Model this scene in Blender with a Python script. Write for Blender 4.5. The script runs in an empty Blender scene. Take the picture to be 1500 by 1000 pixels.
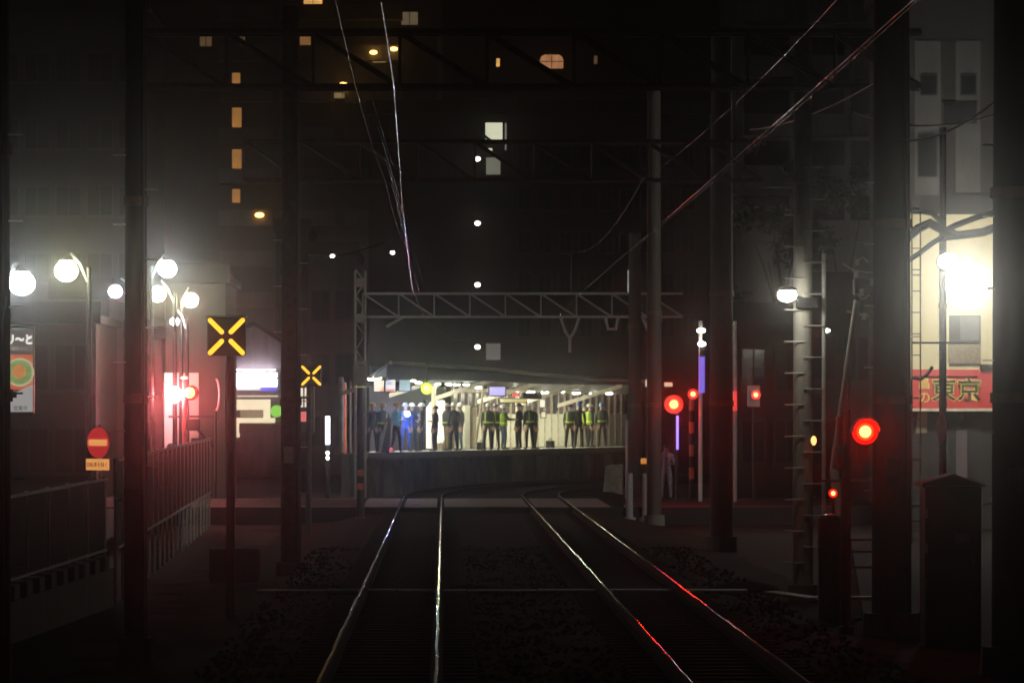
import bpy, bmesh, math, random
from mathutils import Vector, Matrix
random.seed(7)
R = math.radians
scn = bpy.context.scene
C = scn.collection
# ------------------------------------------------------------------ camera
EYE = 2.62
cam_d = bpy.data.cameras.new('camera')
cam = bpy.data.objects.new('camera', cam_d); C.objects.link(cam)
cam.location = (0, 0, EYE); cam.rotation_euler = (R(90), 0, 0)
cam_d.sensor_width = 36; cam_d.lens = 144
cam_d.shift_x = 99/1500; cam_d.shift_y = 100/1500
cam_d.clip_start = 0.5; cam_d.clip_end = 3000
cam_d.dof.use_dof = True; cam_d.dof.focus_distance = 30; cam_d.dof.aperture_fstop = 16
scn.camera = cam
# ------------------------------------------------------------------ night sky, moonlight, exposure
SUN_EL, SUN_AZ = R(24), R(200)
w = bpy.data.worlds.new('World'); scn.world = w; w.use_nodes = True
nt = w.node_tree; nt.nodes.clear()
sky = nt.nodes.new('ShaderNodeTexSky'); sky.sky_type = 'NISHITA'; sky.sun_disc = False
sky.sun_elevation = SUN_EL; sky.sun_rotation = SUN_AZ
bg = nt.nodes.new('ShaderNodeBackground'); bg.inputs[1].default_value = 0.00012
wo = nt.nodes.new('ShaderNodeOutputWorld')
nt.links.new(sky.outputs[0], bg.inputs[0]); nt.links.new(bg.outputs[0], wo.inputs[0])
sl = bpy.data.lights.new('moon', 'SUN'); sl.energy = 0.002; sl.angle = R(0.5); sl.color = (.9, .95, 1)
so = bpy.data.objects.new('moon', sl); C.objects.link(so)
so.rotation_euler = (R(90)-SUN_EL, 0, R(180)-SUN_AZ)
vs = scn.view_settings
vs.view_transform = 'Standard'; vs.look = 'None'; vs.gamma = 1; vs.exposure = 0; vs.use_curve_mapping = False
cy = scn.cycles
cy.max_bounces = 5; cy.diffuse_bounces = 2; cy.glossy_bounces = 3; cy.volume_bounces = 0; cy.transmission_bounces = 3
cy.sample_clamp_indirect = 3; cy.use_light_tree = True
cy.use_denoising = True
scn.render.engine = 'CYCLES'
# ------------------------------------------------------------------ helpers
F = 6000.0
def P(px, py, Y):
    return Vector(((px-651)*Y/F, Y, EYE-(py-600)*Y/F))
def PX(px, Y): return (px-651)*Y/F
def PZ(py, Y): return EYE-(py-600)*Y/F

class MB:
    def __init__(s): s.v = []; s.f = []; s.m = []
    def add(s, vs, fs, m=0):
        o = len(s.v); s.v += [tuple(v) for v in vs]
        for f in fs: s.f.append([i+o for i in f]); s.m.append(m)
        return s
    def box(s, c, d, rz=0, m=0, tilt=None):
        x, y, z = d[0]/2, d[1]/2, d[2]/2
        M = Matrix.Rotation(rz, 3, 'Z')
        if tilt is not None: M = M @ tilt
        pts = [M @ Vector(p) + Vector(c) for p in ((-x,-y,-z),(x,-y,-z),(x,y,-z),(-x,y,-z),(-x,-y,z),(x,-y,z),(x,y,z),(-x,y,z))]
        return s.add(pts, ((0,3,2,1),(4,5,6,7),(0,1,5,4),(1,2,6,5),(2,3,7,6),(3,0,4,7)), m)
    def bar(s, a, b, r0, r1=None, n=8, m=0, cap=True):
        a, b = Vector(a), Vector(b); r1 = r0 if r1 is None else r1
        d = (b-a).normalized(); u = d.orthogonal().normalized(); w_ = d.cross(u)
        vs = []
        for p, r in ((a, r0), (b, r1)):
            for i in range(n):
                t = 2*math.pi*i/n + math.pi/n
                vs.append(p + u*math.cos(t)*r + w_*math.sin(t)*r)
        fs = [(i, (i+1) % n, n+(i+1) % n, n+i) for i in range(n)]
        if cap: fs += [tuple(range(n))[::-1], tuple(range(n, 2*n))]
        return s.add(vs, fs, m)
    def tube(s, pts, r, n=6, m=0):
        pts = [Vector(p) for p in pts]; vs = []; fs = []
        for k, p in enumerate(pts):
            d = (pts[min(k+1, len(pts)-1)]-pts[max(k-1, 0)]).normalized()
            up = Vector((0,0,1)) if abs(d.z) < .95 else Vector((0,1,0))
            u = d.cross(up).normalized(); w_ = u.cross(d)
            rr = r[k] if isinstance(r, (list, tuple)) else r
            for i in range(n):
                t = 2*math.pi*i/n
                vs.append(p+u*math.cos(t)*rr+w_*math.sin(t)*rr)
        for k in range(len(pts)-1):
            for i in range(n):
                fs.append((k*n+i, k*n+(i+1) % n, (k+1)*n+(i+1) % n, (k+1)*n+i))
        fs += [tuple(range(n))[::-1], tuple(range(len(vs)-n, len(vs)))]
        return s.add(vs, fs, m)
    def ball(s, c, r, n=12, k=8, m=0, z0=-1.0, z1=1.0):
        c = Vector(c); rx, ry, rz = (r, r, r) if not isinstance(r, (tuple, list)) else r
        vs = []; fs = []
        a0, a1 = math.asin(z0), math.asin(z1)
        for j in range(k+1):
            a = a0+(a1-a0)*j/k
            for i in range(n):
                t = 2*math.pi*i/n
                vs.append(c+Vector((math.cos(a)*math.cos(t)*rx, math.cos(a)*math.sin(t)*ry, math.sin(a)*rz)))
        for j in range(k):
            for i in range(n):
                fs.append((j*n+i, j*n+(i+1) % n, (j+1)*n+(i+1) % n, (j+1)*n+i))
        fs += [tuple(range(n))[::-1], tuple(range(k*n, k*n+n))]
        return s.add(vs, fs, m)
    def prism(s, poly, a, b, m=0):
        """poly: list of (u,v); swept between functions a(u,v) and b(u,v)"""
        n = len(poly)
        vs = [a(*p) for p in poly]+[b(*p) for p in poly]
        fs = [tuple(range(n))[::-1], tuple(range(n, 2*n))]+[(i, (i+1) % n, n+(i+1) % n, n+i) for i in range(n)]
        return s.add(vs, fs, m)
    def plate(s, poly, y0, y1, m=0):
        return s.prism(poly, lambda u, v: (u, y0, v), lambda u, v: (u, y1, v), m)

def fixn(me):
    bm = bmesh.new(); bm.from_mesh(me)
    bmesh.ops.recalc_face_normals(bm, faces=bm.faces[:]); bm.to_mesh(me); bm.free()
def link(name, me, parent=None, loc=(0,0,0), rz=0):
    o = bpy.data.objects.new(name, me); C.objects.link(o)
    o.location = loc; o.rotation_euler = (0, 0, rz)
    if parent: o.parent = parent
    return o
def build(name, mb, mats, parent=None, loc=(0,0,0), rz=0, smooth=False, bevel=0, label=None):
    me = bpy.data.meshes.new(name); me.from_pydata(mb.v, [], mb.f)
    mats = mats if isinstance(mats, (list, tuple)) else [mats]
    for mm in mats: me.materials.append(mm)
    me.polygons.foreach_set('material_index', mb.m)
    fixn(me)
    if bevel:
        bm = bmesh.new(); bm.from_mesh(me)
        bmesh.ops.bevel(bm, geom=bm.edges[:], offset=bevel, segments=1, affect='EDGES', clamp_overlap=True)
        bm.to_mesh(me); bm.free()
    if smooth:
        me.polygons.foreach_set('use_smooth', [True]*len(me.polygons))
        try: me.set_sharp_from_angle(angle=R(40))
        except Exception: pass
    me.update()
    o = link(name, me, parent, loc, rz)
    if label: o['label'] = label
    return o
def tag(o, label, cat, group=None):
    o['label'] = label; o['category'] = cat
    if group: o['group'] = group
    return o
def thing(name, label, cat, loc=(0,0,0), rz=0, group=None):
    o = bpy.data.objects.new(name, None); C.objects.link(o); o.empty_display_size = .2
    o.location = loc; o.rotation_euler = (0, 0, rz)
    return tag(o, label, cat, group)
def struct(o): o['kind'] = 'structure'; return o
def stuff(o): o['kind'] = 'stuff'; return o
CHILD = {}
def copy_tree(o, loc=None, rz=None, label=None, parent=None):
    c = o.copy(); C.objects.link(c)
    if parent is not None: c.parent = parent
    if loc is not None: c.location = loc
    if rz is not None: c.rotation_euler = (0, 0, rz)
    if label: c['label'] = label
    for ch in list(o.children): copy_tree(ch, parent=c)
    return c
ORD = ['first','second','third','fourth','fifth','sixth','seventh','eighth','ninth','tenth','eleventh','twelfth','thirteenth','fourteenth','fifteenth','sixteenth','seventeenth','eighteenth','nineteenth','twentieth']
# ------------------------------------------------------------------ materials
def mat(name, col, rough=.7, metal=0., var=.3, scale=6., bump=.15, spec=None, rvar=.12, streak=0., coat=0.):
    m = bpy.data.materials.new(name); m.use_nodes = True
    n = m.node_tree; b = n.nodes['Principled BSDF']
    tc = n.nodes.new('ShaderNodeTexCoord')
    no = n.nodes.new('ShaderNodeTexNoise'); no.inputs['Scale'].default_value = scale; no.inputs['Detail'].default_value = 7; no.inputs['Roughness'].default_value = .62
    mp = n.nodes.new('ShaderNodeMapping'); mp.inputs['Scale'].default_value = (1, 1, .25 if streak else 1)
    n.links.new(tc.outputs['Object'], mp.inputs[0]); n.links.new(mp.outputs[0], no.inputs['Vector'])
    cr = n.nodes.new('ShaderNodeMix'); cr.data_type = 'RGBA'
    cr.inputs[6].default_value = (*[c*(1-var) for c in col], 1); cr.inputs[7].default_value = (*[min(1, c*(1+var)) for c in col], 1)
    mr = n.nodes.new('ShaderNodeMapRange'); mr.inputs[1].default_value = .3; mr.inputs[2].default_value = .7
    n.links.new(no.outputs[0], mr.inputs[0]); n.links.new(mr.outputs[0], cr.inputs[0]); n.links.new(cr.outputs[2], b.inputs['Base Color'])
    rr = n.nodes.new('ShaderNodeMapRange'); rr.inputs[3].default_value = max(.03, rough-rvar); rr.inputs[4].default_value = min(1, rough+rvar)
    n.links.new(no.outputs[0], rr.inputs[0]); n.links.new(rr.outputs[0], b.inputs['Roughness'])
    b.inputs['Metallic'].default_value = metal
    if spec is not None: b.inputs['Specular IOR Level'].default_value = spec
    if coat: b.inputs['Coat Weight'].default_value = coat
    if bump:
        n2 = n.nodes.new('ShaderNodeTexNoise'); n2.inputs['Scale'].default_value = scale*7; n2.inputs['Detail'].default_value = 4
        n.links.new(mp.outputs[0], n2.inputs['Vector'])
        bp = n.nodes.new('ShaderNodeBump'); bp.inputs['Strength'].default_value = bump; bp.inputs['Distance'].default_value = .02
        n.links.new(n2.outputs[0], bp.inputs['Height']); n.links.new(bp.outputs[0], b.inputs['Normal'])
    return m
def emat(name, col, s, sample=True, var=0., scale=(6, 6, 6), base=None):
    m = bpy.data.materials.new(name); m.use_nodes = True
    n = m.node_tree; b = n.nodes['Principled BSDF']
    b.inputs['Base Color'].default_value = (*(base or (.6, .6, .6)), 1); b.inputs['Roughness'].default_value = .3
    b.inputs['Emission Color'].default_value = (*col, 1); b.inputs['Emission Strength'].default_value = s
    if var:
        tc = n.nodes.new('ShaderNodeTexCoord'); mp = n.nodes.new('ShaderNodeMapping'); mp.inputs['Scale'].default_value = scale
        no = n.nodes.new('ShaderNodeTexNoise'); no.inputs['Scale'].default_value = 1; no.inputs['Detail'].default_value = 4
        mr = n.nodes.new('ShaderNodeMapRange'); mr.inputs[1].default_value = .3; mr.inputs[2].default_value = .7
        mr.inputs[3].default_value = s*(1-var); mr.inputs[4].default_value = s*(1+var)
        n.links.new(tc.outputs['Object'], mp.inputs[0]); n.links.new(mp.outputs[0], no.inputs[0]); n.links.new(no.outputs[0], mr.inputs[0])
        n.links.new(mr.outputs[0], b.inputs['Emission Strength'])
    if not sample: m.cycles.emission_sampling = 'NONE'
    return m
M = dict(
 ground=mat('ground_soil', (.022,.02,.018), .95, var=.4, scale=2, spec=.06),
 asphalt=mat('asphalt', (.03,.03,.03), .75, scale=8, bump=.3, spec=.06),
 ballast=mat('ballast', (.015,.0125,.0105), .95, var=.55, scale=9, bump=.9, spec=.06),
 stone=mat('ballast_stone', (.026,.021,.018), .95, var=.5, scale=3, bump=.4, spec=.06),
 rail=mat('rail_steel', (.5,.49,.47), .055, 1., var=.5, scale=1.3, bump=.05, rvar=.035),
 railweb=mat('rail_web_rust', (.012,.008,.006), .85, .2, var=.4, scale=6, spec=.06),
 sleeper=mat('sleeper_concrete', (.05,.045,.04), .9, scale=5, spec=.06),
 deck=mat('crossing_panel_concrete', (.2,.19,.19), .6, scale=4),
 concrete=mat('concrete', (.34,.32,.29), .85, scale=3, streak=1),
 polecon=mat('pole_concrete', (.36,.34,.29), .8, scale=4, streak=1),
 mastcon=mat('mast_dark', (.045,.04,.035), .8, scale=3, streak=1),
 darkcon=mat('dark_concrete', (.13,.115,.1), .88, scale=3, streak=1),
 white=mat('white_paint', (.78,.76,.72), .45, scale=4, var=.08, bump=.05),
 trough=mat('trough_concrete', (.75,.73,.7), .55, scale=6, var=.2),
 steel=mat('galvanised_steel', (.46,.45,.42), .5, .25, scale=8, var=.2),
 rust=mat('rusty_steel', (.12,.07,.05), .75, .3, scale=8, var=.4),
 dark=mat('dark_painted_metal', (.03,.03,.032), .45, .2, scale=8),
 black=mat('matt_black_metal', (.014,.014,.014), .5, scale=8, bump=.05),
 wire=mat('wire_copper', (.045,.038,.034), .12, 1., scale=5, var=.4, bump=.4, rvar=.12),
 cable=mat('black_cable', (.02,.02,.02), .4, scale=20),
 wallgrey=mat('grey_render', (.1,.095,.09), .9, scale=2, streak=1),
 walldark=mat('dark_tile_wall', (.034,.03,.029), .8, scale=3, streak=1),
 wallmauve=mat('mauve_render', (.12,.095,.1), .9, scale=2, streak=1),
 wallwhite=mat('white_render', (.1,.085,.085), .85, scale=2, var=.1, streak=1),
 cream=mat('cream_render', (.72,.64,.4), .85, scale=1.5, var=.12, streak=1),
 panelgrey=mat('balcony_panel', (.17,.17,.165), .8, scale=2, streak=1),
 glass=mat('dark_window_glass', (.02,.022,.025), .08, scale=2, bump=0),
 frame=mat('window_frame', (.05,.05,.05), .5, .5, scale=8),
 red=mat('red_sign_face', (.55,.045,.04), .45, scale=3, var=.12, bump=.03),
 signred=mat('road_sign_red', (.48,.02,.025), .4, scale=5, var=.08, bump=0),
 signcream=mat('sign_cream', (.78,.52,.28), .5, scale=5, var=.08, bump=0),
 yellow=mat('yellow_paint', (.75,.5,.03), .5, scale=5, var=.1, bump=.03),
 gold=mat('gold_outline', (.72,.55,.14), .5, scale=5, var=.1, bump=0),
 ink=mat('dark_ink', (.035,.04,.015), .6, scale=5, bump=0),
 platform=mat('platform_paving', (.42,.4,.34), .6, scale=5),
 plwhite=mat('wall_panel_cream', (.66,.64,.5), .55, scale=2, var=.1, bump=.03),
 mauve=mat('tinted_upper_pane', (.15,.12,.12), .25, scale=2, bump=0),
 beam=mat('cream_steel_beam', (.55,.48,.36), .5, scale=5),
 roofm=mat('roof_sheet', (.03,.028,.025), .6, .3, scale=5),
 eave=mat('eave_trim', (.4,.38,.33), .6, scale=5),
 skin=mat('skin', (.45,.28,.2), .6, var=.1, scale=20, bump=.02),
 hair=mat('black_hair', (.012,.01,.009), .5, scale=40),
 navy=mat('navy_cloth', (.02,.024,.04), .9, scale=12),
 charcoal=mat('charcoal_cloth', (.022,.022,.023), .9, scale=12),
 blue=mat('blue_overall', (.035,.09,.4), .9, scale=12),
 jeans=mat('blue_jeans', (.07,.1,.17), .9, scale=12),
 beige=mat('beige_cloth', (.3,.25,.17), .9, scale=12),
 teal=mat('turquoise_cloth', (.03,.42,.5), .85, scale=12),
 greygreen=mat('dark_green_cloth', (.03,.05,.035), .9, scale=12),
 palecloth=mat('pale_grey_cloth', (.36,.34,.38), .9, scale=12),
 vestdark=mat('dark_mesh_vest', (.03,.035,.03), .85, scale=30),
 vestlime=mat('lime_vest', (.22,.34,.03), .8, scale=30, var=.1),
 strip=mat('lime_reflective_strip', (.5,.7,.08), .4, scale=30, var=.1),
 helwhite=mat('white_helmet_shell', (.85,.84,.8), .3, scale=5, var=.04, bump=0),
 helyel=mat('yellow_helmet_shell', (.8,.42,.03), .3, scale=5, var=.05, bump=0),
 helblue=mat('blue_helmet_shell', (.06,.2,.6), .3, scale=5, var=.05, bump=0),
 heldark=mat('dark_helmet_shell', (.03,.03,.04), .3, scale=5, bump=0),
 leaf=mat('dark_leaf', (.03,.05,.022), .7, var=.5, scale=3, bump=0),
 bark=mat('bark', (.06,.045,.035), .9, scale=8),
 porc=mat('porcelain', (.6,.58,.54), .25, scale=8, var=.1, bump=0),
 reflector=mat('reflector_red', (.75,.2,.12), .3, scale=5, var=.1, bump=0),
 orange=mat('orange_print', (.75,.16,.04), .5, scale=5, var=.1, bump=0),
 green=mat('green_print', (.25,.45,.12), .5, scale=8, var=.25, bump=0),
 offwhite=mat('offwhite_print', (.55,.52,.5), .5, scale=5, var=.06, bump=0),
)
def smooth_obj(me): me.polygons.foreach_set('use_smooth', [True]*len(me.polygons))

def text(s, size, m, parent, loc, depth=.01, name='lettering', bold=0., align='CENTER', sx=1., rx=90, rz=0):
    cu = bpy.data.curves.new(name, 'FONT'); cu.body = s; cu.size = size; cu.extrude = depth
    cu.offset = bold; cu.align_x = align; cu.align_y = 'CENTER'; cu.resolution_u = 3
    tmp = bpy.data.objects.new(name, cu); C.objects.link(tmp)
    dg = bpy.context.evaluated_depsgraph_get()
    me = bpy.data.meshes.new_from_object(tmp.evaluated_get(dg))
    bpy.data.objects.remove(tmp); bpy.data.curves.remove(cu)
    me.transform(Matrix.Rotation(R(rz), 4, 'Z') @ Matrix.Rotation(R(rx), 4, 'X') @ Matrix.Diagonal((sx, 1, 1, 1)))
    me.materials.clear(); me.materials.append(m)
    return link(name, me, parent, loc)

# ================================================================== SETTING
g = MB().add([(-600,-300,-.5),(600,-300,-.5),(600,900,-.5),(-600,900,-.5)], [(0,1,2,3)])
struct(build('ground', g, M['ground']))
# track centre line -------------------------------------------------
Y_T, RAD = 125.0, 81.0
CC = (-.65+RAD, Y_T)              # centre of the curve
def path(off, s):
    """off: sideways offset from the left track centre; s: distance along the left track centre from Y=0"""
    if s <= Y_T: return Vector((-.65+off, s, 0)), 0.
    a = (s-Y_T)/RAD; r = RAD-off
    return Vector((CC[0]-r*math.cos(a), Y_T+r*math.sin(a), 0)), a
S_END = 172
def svals(s0, s1):
    s = s0; out = []
    while s < s1:
        out.append(s); s += (4.0 if s < 118 else 1.2)
    return out+[s1]
# ballast bed: a bumpy trapezoid
bb = MB(); cols = [-4.6,-3.6,-2.4,-1.9,-1.5,-.9,-.4,0,.4,.9,1.5,1.72,1.95,2.5,3.04,3.44,3.84,4.4,4.95,5.5,6.2,7.2]
hs = {-4.6:-.52,-3.6:-.5,-2.4:-.42,-1.9:-.3,6.2:-.42,7.2:-.52,5.5:-.3}
ss = []; s = 26.
while s < S_END: ss.append(s); s += .55 if s < 66 else 1.6
for s in ss:
    for c in cols:
        p, a = path(c, s)
        bb.v.append((p.x, p.y, hs.get(c, -.19)+random.uniform(-.025, .025)))
nc = len(cols)
for j in range(len(ss)-1):
    for i in range(nc-1):
        bb.f.append((j*nc+i, j*nc+i+1, (j+1)*nc+i+1, (j+1)*nc+i)); bb.m.append(0)
struct(build('ballast_bed', bb, M['ballast'], smooth=False))
# loose stones near enough to be told from a plain bed
st = MB()
for k in range(9000):
    s = 34+random.random()**1.5*50; c = random.uniform(-2.0, 5.6)
    p, a = path(c, s); r = random.uniform(.02, .045)
    q = [Vector((random.uniform(.6,1.2)*d[0], random.uniform(.6,1.2)*d[1], random.uniform(.5,1)*d[2]))*r for d in ((1,0,0),(0,1,0),(-1,0,0),(0,-1,0),(0,0,1),(0,0,-1))]
    b = Vector((p.x, p.y, -.185))
    st.add([b+v for v in q], [(0,1,4),(1,2,4),(2,3,4),(3,0,4),(1,0,5),(2,1,5),(3,2,5),(0,3,5)])
stuff(build('gravel', st, M['stone']))
# crossing road
rd = MB().add([(-70,111.5,-.03),(-2.3,111.5,-.03),(-2.3,122.5,-.03),(-70,122.5,-.03)], [(0,1,2,3)])
rd.add([(5.3,111.5,-.03),(70,111.5,-.03),(70,122.5,-.03),(5.3,122.5,-.03)], [(0,1,2,3)])
rd.add([(-70,111.5,-.03),(70,111.5,-.03),(70,111.5,-.52),(-70,111.5,-.52)], [(0,1,2,3)])
struct(build('crossing_road', rd, M['asphalt']))
ln = MB()
for x0, x1 in ((-40,-2.6),(5.6,40)):
    for y in (112.3, 121.7): ln.add([(x0,y-.07,-.026),(x1,y-.07,-.026),(x1,y+.07,-.026),(x0,y+.07,-.026)], [(0,1,2,3)])
struct(build('road_marking', ln, M['white']))
lane = MB().add([(-22,30,-.3),(-7.2,30,-.3),(-7.2,111.4,-.05),(-22,111.4,-.05)], [(0,1,2,3)])
lane.add([(-22,122.6,-.05),(-9.6,122.6,-.05),(-16,230,-.05),(-30,230,-.05)], [(0,1,2,3)])
struct(build('side_street', lane, M['asphalt']))

# crossing deck of concrete panels between the rails
deck = thing('crossing_deck', 'grey concrete panelled deck of the level crossing between the rails', 'crossing', (-.65, 117, 0))
pm = {}
def panel_mesh(wd):
    if wd not in pm:
        o = build('deck_panel', MB().box((0,0,-.1), (wd, 1.72, .16)), M['deck'], deck, bevel=.012); pm[wd] = o; return o, True
    return pm[wd], False
for off, wd in ((-1.12,.98),(0,.9),(1.8,2.32),(3.6,.9),(4.72,.98)):
    for k in range(6):
        o, new = panel_mesh(wd)
        if not new: o = copy_tree(o, parent=deck)
        o.location = (off, -4.55+k*1.78+.05, 0)

# tracks
def track(off, label):
    t = thing('railway_track', label, 'railway track', (-.65+off, 30, 0))
    base = Vector((-.65+off, 30, 0))
    prof = [(-.0325,0,),(-.0325,-.03),(-.008,-.045),(-.008,-.12),(-.065,-.135),(-.065,-.15),(.065,-.15),(.065,-.135),(.008,-.12),(.008,-.045),(.0325,-.03)]
    top = [(.0325,-.012),(.027,-.004),(.016,-.001),(0,0),(-.016,-.001),(-.027,-.004),(-.0325,-.012)]
    prof = top+[(-.0325,-.03),(-.008,-.045),(-.008,-.12),(-.065,-.135),(-.065,-.15),(.065,-.15),(.065,-.135),(.008,-.12),(.008,-.045),(.0325,-.03)]
    for sd in (-1, 1):
        mb = MB(); n = len(prof); sv = []
        s = 20.
        while s < S_END: sv.append(s); s += .45
        for s in sv:
            wob = .004*math.sin(s*.9+sd)+.003*math.sin(s*2.3+off); wz = .0010*math.sin(s*2.9+sd*2+off)+.0007*math.sin(s*5.3+sd)+.0012*math.sin(s*1.1+off)
            p, a = path(off+sd*(.5335+.0325)+wob, s)
            for (u, z) in prof:
                mb.v.append((p.x+u*math.cos(a)-base.x, p.y-u*math.sin(a)-base.y, z+wz))
        for j in range(len(sv)-1):
            for i in range(n):
                mb.f.append((j*n+i, j*n+(i+1) % n, (j+1)*n+(i+1) % n, (j+1)*n+i)); mb.m.append(0 if 2 <= i <= 3 else 1)
        build('rail', mb, [M['rail'], M['railweb']], t, smooth=True)
    sm = None; s = 32.
    while s < S_END:
        if not 111 < s < 123:
            p, a = path(off, s)
            if sm is None:
                sm = build('sleeper', MB().box((0,0,-.24), (2.0,.22,.17)), M['sleeper'], t, bevel=.02)
                o = sm
            else: o = link('sleeper', sm.data, t)
            o.location = p-base; o.rotation_euler = (0, 0, -a)
        s += .62
    return t
track(0, 'left railway track running straight ahead under the camera side')
track(3.6, 'right railway track slanting away on the right side')

# cable trough across the tracks at Y=63
def trough(name, label, pts):
    t = thing(name, label, 'cable trough', pts[0])
    b = Vector(pts[0])
    for k in range(len(pts)-1):
        a, c = Vector(pts[k])-b, Vector(pts[k+1])-b
        n = max(1, int((c-a).length/1.0)); sm = None
        d = (c-a)/n; ang = math.atan2(d.y, d.x)
        for i in range(n):
            if sm is None: sm = build('lid', MB().box((0,0,0), (d.length*.985,.3,.05)), M['trough'], t, bevel=.006); o = sm
            else: o = link('lid', sm.data, t)
            o.location = a+d*(i+.5)+Vector((0,0,random.uniform(-.004,.004))); o.rotation_euler = (0, -math.asin(d.z/d.length), ang)
    return t
trough('cable_trough', 'thin pale cable trough running straight across both tracks', [(PX(376,62.9),62.9,-.02-.14),(PX(1095,62.9),62.9,-.16)])
trough('cable_trough', 'short pale trough lid run at the foot of the ladder pole', [(PX(1128,61.8),61.8,-.13),(PX(1195,61.2),61.2,-.2)])
trough('cable_trough', 'short pale trough run beside the black post at right', [(PX(1196,60),60,-.13),(PX(1284,60),60,-.13)])
def heap(px, py, Y, wd, h, label):
    mb = MB(); n = 26
    for k in range(260):
        a = random.uniform(0, 6.28); r = random.random()**.6
        z = h*(1-r)*random.uniform(.5, 1.05); q = random.uniform(.018, .04)
        c = Vector((math.cos(a)*r*wd/2, math.sin(a)*r*.3, z))
        v = [c+Vector(d)*q*random.uniform(.6, 1.2) for d in ((1,0,0),(0,1,0),(-1,0,0),(0,-1,0),(0,0,1),(0,0,-1))]
        mb.add(v, [(0,1,4),(1,2,4),(2,3,4),(3,0,4),(1,0,5),(2,1,5),(3,2,5),(0,3,5)])
    mb.ball((0,0,-.02), (wd/2,.3,h*.9), 14, 5, z0=0., z1=.98)
    o = build('gravel_heap', mb, M['stone'], None, (PX(px, Y), Y, -.19)); tag(o, label, 'gravel heap', 'gravel heaps behind the cable trough')
heap(1090, 850, 63.6, 1.15, .2, 'pale gravel heap right of the tracks behind the cable trough')
heap(690, 850, 63.6, 1.1, .1, 'low gravel heap between the two tracks behind the trough')
heap(452, 850, 63.6, 1.0, .12, 'low gravel heap left of the tracks behind the trough')

# ================================================================== MASTS, GANTRIES, WIRES
def mast(px, Y, dia, h, label, m='mastcon', cat='pole', base=-.5, bands=True, name='catenary_mast', group='masts along the tracks'):
    t = thing(name, label, cat, (PX(px, Y), Y, base), group=group)
    build('shaft', MB().bar((0,0,0), (0,0,h), dia/2, dia/2*.86, 20), M[m], t, smooth=True)
    build('footing', MB().bar((0,0,0), (0,0,.35), dia*.75, dia*.7, 16), M['darkcon'], t)
    if bands and Y < 80:
        build('conduit', MB().bar((dia*.34,-dia*.42,0), (dia*.3,-dia*.38,h*.8), .022, n=6), M['cable'], t)
        for k_ in range(12): build('step_bolt', MB().bar(((-1)**k_*dia*.4,-.05,1.6+k_*.42), ((-1)**k_*(dia*.4+.16),-.05,1.6+k_*.42), .01, n=5), M['steel'], t)
        build('number_plate', MB().box((-.03,-dia*.5-.012,2.3), (.18,.012,.3)), M['offwhite'], t)
    if bands:
        for z in (3.2, 5.6):
            build('band', MB().bar((0,0,z), (0,0,z+.12), dia/2+.012, n=20), M['rust'], t)
    return t
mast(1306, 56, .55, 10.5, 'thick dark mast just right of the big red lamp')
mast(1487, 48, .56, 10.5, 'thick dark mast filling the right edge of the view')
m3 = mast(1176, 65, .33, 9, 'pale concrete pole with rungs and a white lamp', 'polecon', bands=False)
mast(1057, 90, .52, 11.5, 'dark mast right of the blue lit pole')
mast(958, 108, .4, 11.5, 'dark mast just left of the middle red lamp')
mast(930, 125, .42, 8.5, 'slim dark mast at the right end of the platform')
mast(426, 75, .38, 10.5, 'brownish mast between the two yellow cross signs', 'rust')
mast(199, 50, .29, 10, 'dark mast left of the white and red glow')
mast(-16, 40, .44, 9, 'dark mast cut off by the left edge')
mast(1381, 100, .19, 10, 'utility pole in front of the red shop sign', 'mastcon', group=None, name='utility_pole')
mast(528, 106, .2, 4.3, 'short dark pole with red reflectors left of the platform', 'dark', bands=False, name='reflector_post', group=None, cat='post')
rp = [o for o in C.objects if o.name.startswith('reflector_post')][0]
for py in (692, 712): build('reflector', MB().box((0,-.13,PZ(py,106)+.5), (.16,.03,.16)), M['reflector'], rp)
for py, hh in ((550, .5),): build('box', MB().box((0,-.05,PZ(py,106)+.5), (.36,.3,hh)), M['concrete'], rp)
build('indicator', MB().box((0,-.205,PZ(566.5,106)+.5), (.3,.01,.03)), emat('indicator_green', (.5,.6,.05), .5, False), rp)

# ladder rungs on the pale pole
for k in range(13):
    z = .7+k*.5
    build('rung', MB().bar((-.3,-.12,z), (.0,-.17,z), .012, n=6), M['steel'], m3); build('rung', MB().bar((0,-.17,z+.25), (.34,-.1,z+.25), .012, n=6), M['steel'], m3)
build('conduit', MB().bar((.33,-.05,0), (.33,-.05,5.6), .035, n=8), M['steel'], m3, smooth=True)
build('lamp_bracket', MB().bar((0,-.1,PZ(438,65)+.5), (-.2,-.35,PZ(436,65)+.5), .03).box((.05,-.2,PZ(444,65)+.5), (.34,.2,.16)), M['black'], m3)

def gantry(Y, x0, x1, z0, z1, nb, label, r=.04, m='steel', legs=()):
    t = thing('catenary_gantry', label, 'gantry', (x0, Y, z0), group='lattice gantries across the tracks')
    L = x1-x0; h = z1-z0
    for z in (0, h):
        for y in (-.25, .25):
            build('chord', MB().box((L/2, y, z), (L, r*1.6, r*1.6)), M[m], t)
    for i in range(nb):
        a, b = i*L/nb, (i+1)*L/nb
        for y in (-.25, .25):
            build('brace', MB().bar((a,y,h-.0), (b,y,.0), r*.62, n=6) if i % 2 == 0 or True else MB(), M[m], t)
        build('strut', MB().bar((a,-.25,0), (a,-.25,h), r*.6, n=6).bar((a,-.25,0), (a,.25,0), r*.5, n=6), M[m], t)
    for pts in legs:
        build('drop_arm', MB().tube([(p[0]-x0, 0, p[1]-z0) for p in pts], r*1.3, 8), M[m], t)
    return t
gantry(62, -4.6, 7.2, PZ(128,62), PZ(48,62), 9, 'nearest lattice gantry across the top of the view', .045, 'rust')
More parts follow.
